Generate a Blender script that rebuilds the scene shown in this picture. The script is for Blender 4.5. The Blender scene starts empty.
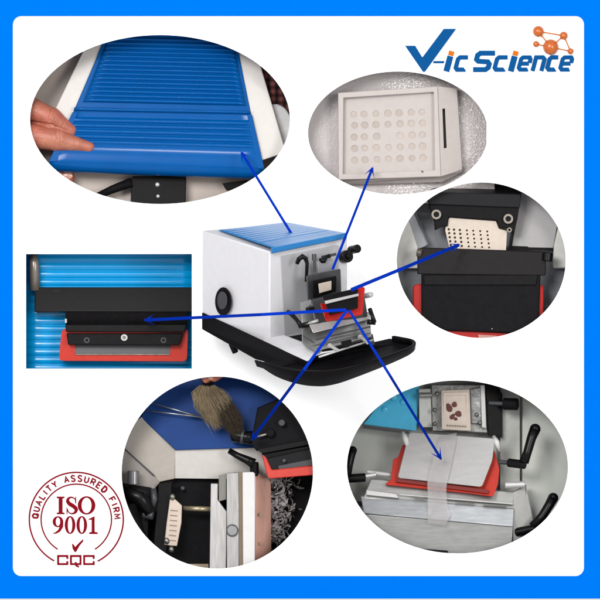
import bpy, bmesh, math, random
from mathutils import Vector, Matrix
random.seed(4)
sc = bpy.context.scene
COL = sc.collection
S = 0.001                       # one unit of board measure = 1 mm
# ------------------------------------------------------------------ camera, world, lamps, exposure
cam = bpy.data.cameras.new('camera'); cam.lens = 720; cam.sensor_width = 36
cam.clip_start = 0.1; cam.clip_end = 100
co = bpy.data.objects.new('camera', cam); COL.objects.link(co)
co.location = (0, -12, 0); co.rotation_euler = (math.radians(90), 0, 0)
sc.camera = co
world = bpy.data.worlds.new('World'); sc.world = world; world.use_nodes = True
bg = world.node_tree.nodes['Background']
bg.inputs[0].default_value = (1, 1, 1, 1); bg.inputs[1].default_value = 0.80
def area(name, loc, target, size, power):
    l = bpy.data.lights.new(name, 'AREA'); l.shape = 'RECTANGLE'; l.size = size[0]; l.size_y = size[1]; l.energy = power
    o = bpy.data.objects.new(name, l); COL.objects.link(o); o.location = loc
    o.rotation_euler = (Vector(target) - Vector(loc)).to_track_quat('-Z', 'Y').to_euler()
    return o
area('key_lamp', (-1.0, -3.0, 1.0), (0, 0, 0), (1.2, 0.9), 88)
area('fill_lamp', (1.5, -2.9, 0.35), (0, 0, 0), (0.8, 1.2), 46)
area('left_glint_lamp', (-0.19, -2.4, 1.9), (0, 0, 0), (0.06, 0.06), 3.2)
area('right_glint_lamp', (-0.07, -2.4, 1.9), (0, 0, 0), (0.07, 0.06), 3.2)
sc.view_settings.view_transform = 'Standard'; sc.view_settings.look = 'None'
sc.view_settings.exposure = 0; sc.view_settings.gamma = 1
sc.render.resolution_x = 1024; sc.render.resolution_y = 1024
E = 1.88                        # light falling on the board face
# ------------------------------------------------------------------ helpers
def W(x, y, d=0): return Vector(((x - 300) * S, -d * S, (300 - y) * S))
def lin(c):
    c /= 255.0
    return c / 12.92 if c <= 0.04045 else ((c + 0.055) / 1.055) ** 2.4
MATS = {}
def mat(name, rgb, rough=0.5, metal=0.0, spec=0.35, var=0.06, vs=160, bump=0.0, bs=400, k=1.0, stretch=None, coat=0, alpha=1.0, trans=0):
    if name in MATS: return MATS[name]
    m = bpy.data.materials.new(name); m.use_nodes = True
    nt = m.node_tree; b = nt.nodes['Principled BSDF']
    base = [min(0.95, lin(c) / E / k) for c in rgb]
    tc = nt.nodes.new('ShaderNodeTexCoord'); mp = nt.nodes.new('ShaderNodeMapping')
    nt.links.new(tc.outputs['Object'], mp.inputs[0])
    if stretch: mp.inputs['Scale'].default_value = stretch
    n = nt.nodes.new('ShaderNodeTexNoise'); n.inputs['Scale'].default_value = vs; n.inputs['Detail'].default_value = 5
    nt.links.new(mp.outputs[0], n.inputs[0])
    r = nt.nodes.new('ShaderNodeMapRange'); r.inputs['From Min'].default_value = 0.3; r.inputs['From Max'].default_value = 0.7
    r.inputs['To Min'].default_value = 1 - var; r.inputs['To Max'].default_value = 1 + var
    nt.links.new(n.outputs['Fac'], r.inputs[0])
    v = nt.nodes.new('ShaderNodeVectorMath'); v.operation = 'SCALE'; v.inputs[0].default_value = base
    nt.links.new(r.outputs[0], v.inputs['Scale']); nt.links.new(v.outputs[0], b.inputs['Base Color'])
    b.inputs['Roughness'].default_value = rough; b.inputs['Metallic'].default_value = metal
    b.inputs['Specular IOR Level'].default_value = spec; b.inputs['Alpha'].default_value = alpha
    b.inputs['Coat Weight'].default_value = coat; b.inputs['Transmission Weight'].default_value = trans
    if bump:
        n2 = nt.nodes.new('ShaderNodeTexNoise'); n2.inputs['Scale'].default_value = bs; n2.inputs['Detail'].default_value = 3
        nt.links.new(mp.outputs[0], n2.inputs[0])
        bp = nt.nodes.new('ShaderNodeBump'); bp.inputs['Strength'].default_value = bump; bp.inputs['Distance'].default_value = 0.001
        nt.links.new(n2.outputs['Fac'], bp.inputs['Height']); nt.links.new(bp.outputs[0], b.inputs['Normal'])
    MATS[name] = m; return m

def tag(o, label=None, cat=None, group=None, kind=None):
    if label: o['label'] = label
    if cat: o['category'] = cat
    if group: o['group'] = group
    if kind: o['kind'] = kind
    return o
def thing(name, label, cat, at=(300, 300, 0), group=None):
    o = bpy.data.objects.new(name, None); COL.objects.link(o); o.location = W(*at); o.empty_display_size = 0.01
    return tag(o, label, cat, group)
def emit(name, verts, faces, m, parent=None, bevel=0, smooth=False, loc=None, seg=2, subsurf=0):
    """verts in world metres; origin is moved to the parent or loc"""
    me = bpy.data.meshes.new(name)
    org = Vector((0, 0, 0))
    top = parent
    if parent is None:
        org = loc if loc is not None else sum(verts, Vector()) / len(verts)
        me.from_pydata([v - org for v in verts], [], faces)
    else:
        wp = Vector((0, 0, 0)); p = parent
        while p: wp += p.location; p = p.parent
        me.from_pydata([v - wp for v in verts], [], faces)
    bm = bmesh.new(); bm.from_mesh(me); bmesh.ops.recalc_face_normals(bm, faces=bm.faces); bm.to_mesh(me); bm.free()
    me.materials.append(m)
    o = bpy.data.objects.new(name, me); COL.objects.link(o)
    if parent is None: o.location = org
    else: o.parent = parent
    if smooth:
        for p in me.polygons: p.use_smooth = True
    if bevel:
        b = o.modifiers.new('bevel', 'BEVEL'); b.width = bevel * S; b.segments = seg; b.limit_method = 'ANGLE'; b.angle_limit = math.radians(35)
        b.harden_normals = False
        for p in me.polygons: p.use_smooth = True
        me.set_sharp_from_angle(angle=math.radians(40))
    if subsurf:
        s = o.modifiers.new('sub', 'SUBSURF'); s.levels = subsurf; s.render_levels = subsurf
    return o
class G:
    """collects pieces in board measure, emitted as ONE mesh"""
    def __init__(s): s.v = []; s.f = []
    def add(s, v, f):
        n = len(s.v); s.v += v; s.f += [[i + n for i in q] for q in f]; return s
    def slab(s, pts, th):
        n = len(pts); top = [W(*p) for p in pts]; bot = [W(p[0], p[1], p[2] - th) for p in pts]
        return s.add(top + bot, [list(range(n)), list(range(2 * n - 1, n - 1, -1))] + [[i, (i + 1) % n, (i + 1) % n + n, i + n] for i in range(n)])
    def hexa(s, p):      # 4 top, 4 bottom
        return s.add([W(*q) for q in p], [[0, 1, 2, 3], [7, 6, 5, 4], [0, 4, 5, 1], [1, 5, 6, 2], [2, 6, 7, 3], [3, 7, 4, 0]])
    def tube(s, pts, rad, n=14, cap=True, flat=1.0):
        P = [Vector((p[0], p[1], p[2])) for p in pts]; rings = []
        R = rad if isinstance(rad, (list, tuple)) else [rad] * len(P)
        ref = None
        for i, p in enumerate(P):
            t = (P[min(i + 1, len(P) - 1)] - P[max(i - 1, 0)])
            if t.length < 1e-6: t = Vector((0, 0, 1))
            t.normalize()
            if ref is None:
                ref = Vector((0, 0, 1)) if abs(t.z) < 0.8 else Vector((1, 0, 0))
            u = (ref - t * ref.dot(t)).normalized(); w = t.cross(u); ref = u
            rings.append([p + (u * math.cos(a) * flat + w * math.sin(a)) * R[i] for a in [2 * math.pi * k / n for k in range(n)]])
        v = [W(*q) for r in rings for q in r]; f = []
        for i in range(len(P) - 1):
            for k in range(n):
                a = i * n + k; b = i * n + (k + 1) % n; f.append([a, b, b + n, a + n])
        if cap: f.append(list(range(n))[::-1]); f.append([len(v) - n + k for k in range(n)])
        return s.add(v, f)
    def rod(s, a, b, r, n=20): return s.tube([a, b], r, n)
    def ring(s, c, ro, ri, th, n=28, ax=(0, 0, 1), sy=1.0):
        A = Vector(ax).normalized(); u = A.cross(Vector((0, 1, 0.01))).normalized(); w = A.cross(u); C_ = Vector(c)
        def circ(r, o): return [W(*(C_ + (u * math.cos(t) + w * math.sin(t) * sy) * r + A * o)) for t in [2 * math.pi * k / n for k in range(n)]]
        v = circ(ro, 0) + circ(ri, 0) + circ(ri, -th) + circ(ro, -th); f = []
        for j in range(4):
            for k in range(n):
                a = j * n + k; b = j * n + (k + 1) % n; c2 = ((j + 1) % 4) * n
                f.append([a, b, c2 + (k + 1) % n, c2 + k])
        return s.add(v, f)
    def ball(s, c, r, n=20, sc_=(1, 1, 1)):
        v = [W(c[0], c[1], c[2] + r * sc_[2])]; f = []; m = n // 2
        for i in range(1, m):
            ph = math.pi * i / m
            for k in range(n):
                th = 2 * math.pi * k / n
                v.append(W(c[0] + r * sc_[0] * math.sin(ph) * math.cos(th), c[1] + r * sc_[1] * math.sin(ph) * math.sin(th), c[2] + r * sc_[2] * math.cos(ph)))
        v.append(W(c[0], c[1], c[2] - r * sc_[2])); L = len(v) - 1
        for k in range(n): f.append([0, 1 + k, 1 + (k + 1) % n]); f.append([L, L - 1 - k, L - 1 - (k + 1) % n])
        for i in range(m - 2):
            for k in range(n):
                a = 1 + i * n + k; b = 1 + i * n + (k + 1) % n; f.append([a, b, b + n, a + n])
        return s.add(v, f)
    def rows(s, rows, nu=24, th=2.0):
        """closed sheet; rows = [(xl,yl,dl, xr,yr,dr, amp)] amp adds height that fades at both ends"""
        n = nu + 1; top = []; bot = []
        for (xl, yl, dl, xr, yr, dr, amp) in rows:
            for i in range(n):
                u = i / nu; e = min(1, min(u, 1 - u) / 0.035)
                d = dl + (dr - dl) * u + amp * e
                x = xl + (xr - xl) * u; y = yl + (yr - yl) * u
                top.append(W(x, y, d)); bot.append(W(x, y, d - th - amp * e - 1.0))
        m = len(rows); N = n * m; f = []
        for j in range(m - 1):
            for i in range(nu):
                a = j * n + i; f.append([a, a + 1, a + 1 + n, a + n]); f.append([N + a + n, N + a + n + 1, N + a + 1, N + a])
        for i in range(nu):
            f.append([i + 1, i, N + i, N + i + 1]); a = (m - 1) * n + i; f.append([a, a + 1, N + a + 1, N + a])
        for j in range(m - 1):
            a = j * n; f.append([a, a + n, N + a + n, N + a]); b = j * n + nu; f.append([b + n, b, N + b, N + b + n])
        return s.add(top + bot, f)
    def stroke(s, pts, w, d0, d1, closed=False):
        """flat ribbon of width w (number or list) standing from d0 to d1, mitred"""
        P = [Vector(p) for p in pts]; n = len(P); Wd = w if isinstance(w, (list, tuple)) else [w] * n
        L = []; R = []
        for i in range(n):
            a = P[i] - P[i - 1] if (i > 0 or closed) else P[1] - P[0]
            b = P[(i + 1) % n] - P[i] if (i < n - 1 or closed) else P[-1] - P[-2]
            a = a.normalized(); b = b.normalized(); t = (a + b)
            if t.length < 1e-4: t = a
            t.normalize(); nn = Vector((-t.y, t.x)); c = max(0.5, abs(nn.dot(Vector((-a.y, a.x)))))
            h = Wd[i] / 2 / c
            L.append(P[i] + nn * h); R.append(P[i] - nn * h)
        v = [W(p.x, p.y, d1) for p in L] + [W(p.x, p.y, d1) for p in R] + [W(p.x, p.y, d0) for p in L] + [W(p.x, p.y, d0) for p in R]
        f = []
        for i in range(n if closed else n - 1):
            j = (i + 1) % n
            f += [[i, j, j + n, i + n], [i + 2 * n, i + 3 * n, j + 3 * n, j + 2 * n], [i, i + 2 * n, j + 2 * n, j], [i + n, j + n, j + 3 * n, i + 3 * n]]
        if not closed: f += [[0, n, 3 * n, 2 * n], [n - 1, 3 * n - 1, 4 * n - 1, 2 * n - 1]]
        return s.add(v, f)
    def out(s, name, m, parent=None, **k): return emit(name, s.v, s.f, m, parent, **k)

def plate(name, outline, holes, dfn, th, m, parent=None, bevel=0):
    """flat plate with real holes; outline/holes are lists of 2-D points, dfn(x,y) gives its height"""
    cu = bpy.data.curves.new('tmp', 'CURVE'); cu.dimensions = '2D'; cu.fill_mode = 'BOTH'
    for pts in [outline] + holes:
        sp = cu.splines.new('POLY'); sp.points.add(len(pts) - 1); sp.use_cyclic_u = True
        for i, p in enumerate(pts): sp.points[i].co = (p[0], p[1], 0, 1)
    ob = bpy.data.objects.new('tmp', cu); COL.objects.link(ob)
    dg = bpy.context.evaluated_depsgraph_get(); me = bpy.data.meshes.new_from_object(ob.evaluated_get(dg))
    bm = bmesh.new(); bm.from_mesh(me)
    bmesh.ops.remove_doubles(bm, verts=bm.verts, dist=1e-5)
    bmesh.ops.dissolve_limit(bm, angle_limit=0.001, verts=bm.verts, edges=bm.edges) if not holes else None
    g = bmesh.ops.extrude_face_region(bm, geom=bm.faces[:])
    low = {v for v in g['geom'] if isinstance(v, bmesh.types.BMVert)}
    vs = []; bm.verts.index_update(); bm.verts.ensure_lookup_table()
    for v in bm.verts:
        d = dfn(v.co.x, v.co.y) - (th if v in low else 0); vs.append(W(v.co.x, v.co.y, d))
    # keep the original faces as the top
    fs = [[v.index for v in f.verts] for f in bm.faces]
    bm.free(); bpy.data.objects.remove(ob); bpy.data.curves.remove(cu); bpy.data.meshes.remove(me)
    return emit(name, vs, fs, m, parent, bevel=bevel)
def ell(cx, cy, rx, ry, n=96, cut=None):
    r = []
    for k in range(n):
        t = 2 * math.pi * k / n; x = cx + rx * math.cos(t); y = cy + ry * math.sin(t)
        r.append((x, y))
    return r
def rrect(x0, y0, x1, y1, r, n=8):
    pts = []
    for (cx, cy, a0) in ((x1 - r, y0 + r, -90), (x1 - r, y1 - r, 0), (x0 + r, y1 - r, 90), (x0 + r, y0 + r, 180)):
        for k in range(n + 1):
            a = math.radians(a0 + 90 * k / n); pts.append((cx + r * math.cos(a), cy + r * math.sin(a)))
    return pts
def cr(k, ox, oy): return lambda x, y, d=None: (x / k + ox, y / k + oy) if d is None else (x / k + ox, y / k + oy, d)
def mp(c, pts, dfn=None): return [c(p[0], p[1], p[2] if len(p) > 2 else dfn(p[0], p[1])) for p in pts]
def roundpoly(pts, r, n=5):
    """round the corners of a list of 3-D px points"""
    out = []; N = len(pts)
    for i in range(N):
        p = Vector(pts[i]); a = Vector(pts[i - 1]); b = Vector(pts[(i + 1) % N])
        la = min(r, (a - p).length * .45); lb = min(r, (b - p).length * .45)
        q0 = p + (a - p).normalized() * la; q1 = p + (b - p).normalized() * lb
        for k in range(n + 1):
            t = k / n; out.append(tuple(q0 * (1 - t) ** 2 + p * 2 * t * (1 - t) + q1 * t * t))
    return out

def cat(P, m=4):
    o = []
    for i in range(len(P) - 1):
        p0 = Vector(P[max(i - 1, 0)]); p1 = Vector(P[i]); p2 = Vector(P[i + 1]); p3 = Vector(P[min(i + 2, len(P) - 1)])
        for k in range(m):
            t = k / m; o.append(tuple(.5 * (2 * p1 + (p2 - p0) * t + (2 * p0 - 5 * p1 + 4 * p2 - p3) * t * t + (3 * p1 - p0 - 3 * p2 + p3) * t ** 3)))
    o.append(tuple(P[-1])); return o

# ------------------------------------------------------------------ materials
M = dict(
 board=mat('white_board', (255, 255, 255), .9, spec=0, var=.0, k=.6),
 rim=mat('azure_paint', (0, 128, 255), .9, spec=0, var=.01),
 arrow=mat('arrow_blue', (12, 58, 200), .8, spec=0.0, var=.03),
 logoblue=mat('logo_blue', (10, 92, 160), .8, spec=0.05, var=.02),
 logoorange=mat('logo_orange', (240, 125, 25), .8, spec=0.1, var=.02),
 ballorange=mat('glossy_orange', (225, 110, 20), .25, spec=.6, var=.02),
 stamp=mat('stamp_red', (150, 22, 36), .9, spec=0, var=.1, vs=700),
 white=mat('white_enamel', (246, 244, 247), .38, spec=.4, var=.02, k=.9),
 whitewarm=mat('warm_white_enamel', (240, 233, 226), .4, spec=.4, var=.02, k=.95),
 lid=mat('glossy_blue_plastic', (0, 102, 186), .14, spec=.16, var=.05, vs=30, k=1.05),
 lidsmall=mat('blue_lid', (46, 140, 214), .3, spec=.3, var=.04, k=.95),
 black=mat('black_metal', (26, 24, 26), .42, spec=.07, var=.2),
 blackmatte=mat('matte_black', (24, 22, 25), .6, spec=.07, var=.2, bump=.2, bs=900),
 blackgloss=mat('black_plastic', (16, 15, 17), .3, spec=.16, var=.2),
 tray=mat('black_tray', (20, 17, 19), .45, spec=.07, var=.15),
 dgrey=mat('dark_grey_metal', (70, 70, 74), .45, spec=.4, var=.1),
 steel=mat('steel', (190, 190, 190), .28, metal=.8, var=.12, vs=250, stretch=(1, 1, 6), k=.9),
 steelb=mat('bright_steel', (228, 226, 224), .35, metal=.4, var=.06, vs=250, stretch=(6, 1, 1), k=.95),
 screw=mat('screw_steel', (150, 148, 140), .35, metal=.8, var=.2),
 red=mat('red_plastic', (208, 36, 28), .3, spec=.25, var=.06, k=.95),
 redlight=mat('orange_red_plastic', (226, 60, 44), .3, spec=.25, var=.06, k=.95),
 cream=mat('cream_plastic', (224, 208, 192), .5, spec=.4, var=.05, k=.9),
)
# ================================================================== THE BOARD
OV = dict(
 a=ell(160, 119.5, 130, 84.5), b=ell(398, 133, 90, 61.5), c=ell(481.3, 260.2, 84.5, 77.8),
 r=[(26, 254), (191.8, 254), (191.8, 368.6), (26, 368.6)],
 d=ell(217.3, 472.6, 95.7, 96), e=ell(457.5, 467, 110.5, 86.5))
OV['b'] = [(min(x, 486.6), y) for x, y in OV['b']]
board = thing('display_board', 'white display board in a bright blue rim with oval and rectangular windows', 'display board', (300, 598, 0))
plate('panel', [(8, 8), (592, 8), (592, 590), (8, 590)], list(OV.values()), lambda x, y: 0, 4, M['board'], board)
inner = rrect(12.8, 16, 584, 576, 8.5)
plate('frame', [(-12, -12), (612, -12), (612, 598.6), (-12, 598.6)], [inner], lambda x, y: 2.5, 6, M['rim'], board)
g = G()
for (a, b) in (((-12, -12), (612, -8)), ((-12, 594.6), (612, 598.6)), ((-12, -8), (-8, 594.6)), ((608, -8), (612, 594.6))):
    g.slab([(a[0], a[1], -3.6), (b[0], a[1], -3.6), (b[0], b[1], -3.6), (a[0], b[1], -3.6)], 116)
g.out('side_wall', M['rim'], board)
G().slab([(-7, -7, -110), (607, -7, -110), (607, 593, -110), (-7, 593, -110)], 6).out('back_panel', mat('grey_back_board', (150, 150, 150), .8), board)

# ================================================================== LOGO
lg = thing('logo_sign', 'blue and orange lettering V-ic Science with check mark and molecule of orange balls', 'logo', (490, 84, 0))
L = cr(3.077, 395, 10)
def flat(pts, d): return [(p[0], p[1], d) for p in pts]
G().slab([L(x, y, 1.2) for x, y in [(31, 110), (62, 110), (84, 146), (150, 58), (188, 58), (92, 190), (86, 190)]], 1.2).out('check_mark', M['logoblue'], lg)
G().slab([L(x, y, 1.1) for x, y in [(119, 157), (152, 157), (150, 164), (117, 164)]], 1.1).out('dash', M['logoblue'], lg)
def slant(x0, pts):       # letter space: x right from x0, y 0 (baseline) .. 1 (x-height), sheared like the photo
    return [L(x0 + px_ + 0.27 * (py_ * 46), 188 - py_ * 46) for px_, py_ in pts]
LK = [0]
def letter(x0, strokes, w=3.2):
    g = G(); w += .8; LK[0] = (LK[0] + 1) % 3
    for i, st in enumerate(strokes): g.stroke(slant(x0, st), w, 0, 1.0 + .12 * i + .3 * LK[0])
    g.out('letter', M['logoblue'], lg)
def let_i(x0):
    letter(x0, [[(0, -.02), (0, 1.0)]], 5.2)
    G().stroke(slant(x0, [(0.2, 1.04), (0.2, 1.34)]), 5.4, 0, 1.3).out('dot', M['logoorange'], lg)
def let_c(x0, w=32): letter(x0, [[(w, .12), (w - 1, .1), (5, .1), (0, .22), (0, .8), (5, .92), (w, .92)]], 3.5)
def let_e(x0, w=32): letter(x0, [[(w, .12), (w - 2, .1), (5, .1), (0, .22), (0, .8), (5, .92), (w - 4, .92), (w, .8), (w, .54)], [(w - 1, .5), (3, .5)]], 3.3)
let_i(158); let_c(184, 29)
letter(239, [[(0, .1), (38, .1), (45, .24), (45, .48), (39, .62), (9, .66), (2, .78), (2, 1.06), (9, 1.2), (54, 1.2)]], 4.2)
let_c(304, 31); let_i(356); let_e(378, 29)
letter(423, [[(0, 0), (0, .92), (21, .92), (27, .8), (27, 0)]], 3.4)
let_c(466, 25); let_e(506, 29)
balls = [(441, 66, 17), (519, 79, 12.5), (479, 114, 24), (434, 105, 9.5), (540, 127, 9.5)]
for a, b in ((0, 1), (0, 2), (1, 2), (1, 4), (2, 4), (2, 3), (3, 0)):
    if (a, b) == (3, 0): continue
    p = L(balls[a][0], balls[a][1]); q = L(balls[b][0], balls[b][1])
    G().rod((p[0], p[1], 2), (q[0], q[1], 2), .55, 8).out('bond', M['logoorange'], lg, smooth=True)
for (x, y, r) in balls:
    G().ball(L(x, y, 2), r / 3.077, 28).out('ball', M['ballorange'], lg, smooth=True)

# ================================================================== STAMP
stp = thing('certificate_stamp', 'round dark red stamp reading QUALITY ASSURED FIRM, ISO 9001 and CQC at bottom left', 'stamp', (76, 560, 0))
T = cr(5.4545, 20, 465)
def arc(cx, cy, r, a0, a1, n=80): return [(cx + r * math.cos(math.radians(a0 + (a1 - a0) * k / n)), cy - r * math.sin(math.radians(a0 + (a1 - a0) * k / n))) for k in range(n + 1)]
G().stroke(arc(76.3, 519.3, 47, -63, 242), 1.5, 0, .8).out('outer_ring', M['stamp'], stp)
G().stroke(arc(76.3, 519.3, 35.2, -58, 238), 1.35, 0, .8).out('inner_ring', M['stamp'], stp)
FONT = {
 'Q': [[(.5, 0), (.1, .2), (.1, .8), (.5, 1), (.9, .8), (.9, .2), (.5, 0)], [(.55, .3), (.95, -.05)]], 'U': [[(.1, 1), (.1, .2), (.4, 0), (.6, 0), (.9, .2), (.9, 1)]],
 'A': [[(.05, 0), (.5, 1), (.95, 0)], [(.2, .35), (.8, .35)]], 'L': [[(.15, 1), (.15, 0), (.85, 0)]], 'I': [[(.5, 0), (.5, 1)]], 'T': [[(.5, 0), (.5, 1)], [(.05, 1), (.95, 1)]],
 'Y': [[(.05, 1), (.5, .5), (.95, 1)], [(.5, .5), (.5, 0)]], 'S': [[(.9, .85), (.6, 1), (.3, 1), (.1, .8), (.25, .57), (.75, .43), (.9, .2), (.7, 0), (.35, 0), (.08, .15)]],
 'R': [[(.12, 0), (.12, 1), (.7, 1), (.9, .85), (.9, .62), (.7, .5), (.15, .48)], [(.55, .48), (.92, 0)]], 'E': [[(.9, 1), (.12, 1), (.12, 0), (.9, 0)], [(.12, .5), (.8, .5)]],
 'D': [[(.12, 0), (.12, 1), (.6, 1), (.9, .75), (.9, .25), (.6, 0), (.12, 0)]], 'F': [[(.12, 0), (.12, 1), (.9, 1)], [(.12, .52), (.75, .52)]], 'M': [[(.05, 0), (.08, 1), (.5, .3), (.92, 1), (.95, 0)]]}
ang = 176.0; txt = 'QUALITY ASSURED FIRM'
adv = {'I': 6.2, ' ': 9.0}
tot = sum(adv.get(ch, 10.2) for ch in txt); kx = 176.0 / (tot - 5)
for ch in txt:
    a = adv.get(ch, 10.2) * kx
    if ch != ' ':
        mid = math.radians(ang - a / 2 + 4); g = G()
        cw = 4.6
        for i, st in enumerate(FONT[ch]):
            pts = []
            for (u, v) in st:
                r = 38.1 + v * 5.8; off = (u - .5) * cw
                rx, ry = math.cos(mid), math.sin(mid); tx, ty = math.sin(mid), -math.cos(mid)
                pts.append((76.3 + rx * r + tx * off, 519.3 - (ry * r + ty * off)))
            g.stroke(pts, 1.45 if ch not in 'QD' else 1.8, 0, .7 + .1 * i)
        g.out('letter', M['stamp'], stp)
    ang -= a
def ringpoly(cx, cy, rx, ry, ix, iy, h, name='letter', n=40):
    pts = [T(*p) for p in ell(cx, cy, rx, ry, n)]; pin = [T(*p) for p in ell(cx, cy, ix, iy, n)]
    v = [W(x, y, h) for x, y in pts] + [W(x, y, h) for x, y in pin] + [W(x, y, 0) for x, y in pin] + [W(x, y, 0) for x, y in pts]; f = []
    for j in range(4):
        for k in range(n): f.append([j * n + k, j * n + (k + 1) % n, ((j + 1) % 4) * n + (k + 1) % n, ((j + 1) % 4) * n + k])
    return v, f
def tp(pts): return [T(*p) for p in pts]
# ISO
G().slab([(*T(x, y), .8) for x, y in [(200, 172), (243, 172), (243, 180), (232, 182), (232, 258), (243, 260), (243, 268), (200, 268), (200, 260), (211, 258), (211, 182), (200, 180)]], .8).out('letter', M['stamp'], stp)
sS = [(303, 205), (300, 186), (283, 176), (266, 181), (260, 196), (270, 211), (292, 225), (306, 240), (302, 257), (284, 265), (266, 258), (258, 240)]
sw = [1.0, 1.1, 1.4, 2.2, 3.4, 3.9, 3.9, 3.6, 2.6, 1.4, 1.1, 1.0]
sq = cat([(*p, w_) for p, w_ in zip(sS, sw)], 5)
g = G().stroke(tp([q[:2] for q in sq]), [q[2] for q in sq], 0, .8)
g.stroke(tp([(304, 172), (304, 210)]), .8, 0, .9); g.stroke(tp([(256, 232), (256, 269)]), .8, 0, .9); g.out('letter', M['stamp'], stp)
g = G(); g.add(*ringpoly(363, 220, 48, 50, 27, 42, .8)); g.out('letter', M['stamp'], stp)
# 9001
g = G(); g.add(*ringpoly(207, 309, 29, 30, 12, 23, .8)); g.stroke(tp([(229, 312), (227, 335), (214, 358), (196, 370), (181, 373)]), [2.6, 3.0, 2.6, 1.6, .8], 0, .9); g.out('digit', M['stamp'], stp)
for cx in (273, 337):
    g = G(); g.add(*ringpoly(cx, 327, 29, 49, 12, 42, .8)); g.out('digit', M['stamp'], stp)
G().slab([(*T(x, y), .8) for x, y in [(407, 279), (407, 364), (425, 368), (425, 376), (377, 376), (377, 368), (391, 364), (391, 297), (375, 300), (375, 294)]], .8).out('digit', M['stamp'], stp)
G().slab([(*T(x, y), .8) for x, y in [(283, 428), (293, 434), (301, 447), (322, 424), (344, 404), (346, 414), (325, 440), (305, 475), (298, 474), (287, 456)]], .8).out('check_mark', M['stamp'], stp)
G().stroke(tp([(258, 512), (258, 496), (208, 496), (208, 540), (258, 540), (258, 524)]), 2.0, 0, .8).out('letter', M['stamp'], stp)
G().stroke(tp([(278, 496), (330, 496), (330, 540), (278, 540)]), 2.0, 0, .8, closed=True).stroke(tp([(304, 528), (306, 548), (322, 556)]), 1.6, 0, .95).out('letter', M['stamp'], stp)
G().stroke(tp([(402, 512), (402, 496), (350, 496), (350, 540), (402, 540), (402, 524)]), 2.0, 0, .8).out('letter', M['stamp'], stp)

# ================================================================== ARROWS
def arrow(label, pts, w=2.6, hl=11, sp=5.4, barb=1.9):
    g = G()
    for i in range(len(pts) - 1):
        a, b = Vector(pts[i]), Vector(pts[i + 1]); t = Vector((b.x - a.x, b.y - a.y)).normalized(); n = Vector((-t.y, t.x)) * w / 2
        g.hexa([(a.x + n.x, a.y + n.y, a.z), (b.x + n.x, b.y + n.y, b.z), (b.x - n.x, b.y - n.y, b.z), (a.x - n.x, a.y - n.y, a.z),
                (a.x + n.x, a.y + n.y, a.z - 1.2), (b.x + n.x, b.y + n.y, b.z - 1.2), (b.x - n.x, b.y - n.y, b.z - 1.2), (a.x - n.x, a.y - n.y, a.z - 1.2)])
    e = Vector(pts[-1]); a = Vector(pts[-2]); t = Vector((e.x - a.x, e.y - a.y)).normalized(); n = Vector((-t.y, t.x))
    tip = Vector((e.x, e.y)) + t * 1.5; z = e.z + .5
    for s in (-1, 1):
        q = tip - t * hl + n * s * sp; r = tip - t * (hl * .35)
        g.slab([(tip.x, tip.y, z), (q.x, q.y, z), (r.x, r.y, z)] if s > 0 else [(tip.x, tip.y, z), (r.x, r.y, z), (q.x, q.y, z)], 1.4)
    o = g.out('pointer_arrow', M['arrow'], None, loc=W(*pts[0])); tag(o, label, 'arrow', 'blue arrows from the machine to the close-ups')
def apath(a, b, dz, dt, t=.6, w=2.6, **k):
    m = (a[0] + (b[0] - a[0]) * t, a[1] + (b[1] - a[1]) * t)
    return [(a[0], a[1], dz), (m[0], m[1], dz), (b[0], b[1], dt)]
arrow('blue arrow from the machine lid up to the close-up with the hand', [(295.3, 240.5, 112), (241.6, 152.5, 4)])
arrow('blue arrow rising from the machine to the white cassette close-up', [(332, 270, 195), (372.5, 168, 4)])
arrow('short thick blue arrow pointing to the cassette in the black clamp close-up', [(350, 290, 240), (403, 268.2, 160), (459, 244.8, 4)], w=3.4)
arrow('long level blue arrow pointing left to the rectangular close-up', [(345, 309.5, 245), (262, 314.3, 235), (145, 320, 5)], w=3.0)
arrow('blue arrow running down left across the tray to the brush close-up', [(346, 310, 262), (303.7, 368.5, 262), (252, 439.5, 5)], w=3.0)
arrow('blue arrow running down right across the tray to the taped plate close-up', [(348, 310, 262), (388, 373.8, 240), (441, 459, 5)], w=2.6, hl=13, sp=6)

# ================================================================== CENTRAL MACHINE
mc = thing('microtome', 'white laboratory microtome with blue ribbed lid, black base and wide black waste tray', 'microtome', (300, 372, 150))
WH = M['white']
# housing
G().add([W(*p) for p in [(203, 231, 95), (270, 252.5, 172), (347, 236, 110), (287, 223.5, 33), (203, 313, 72), (270, 345, 148), (347, 330, 86), (287, 309, 9)]],
        [[0, 1, 2, 3], [4, 5, 6, 7], [0, 4, 5, 1], [1, 5, 6, 2], [2, 6, 7, 3], [3, 7, 4, 0]]).out('housing', WH, mc, bevel=1.2)
def df(x, y): return 172 - 62 * (x - 270) / 77 - (y - 252) * .262
fp = [(281, 256.5), (338, 245.5), (338, 333), (285, 341)]
G().slab([(x, y, df(x, y) + .9) for x, y in fp], 3).out('front_panel', mat('grey_enamel', (206, 205, 208), .5, var=.02), mc, bevel=.4)
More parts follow.
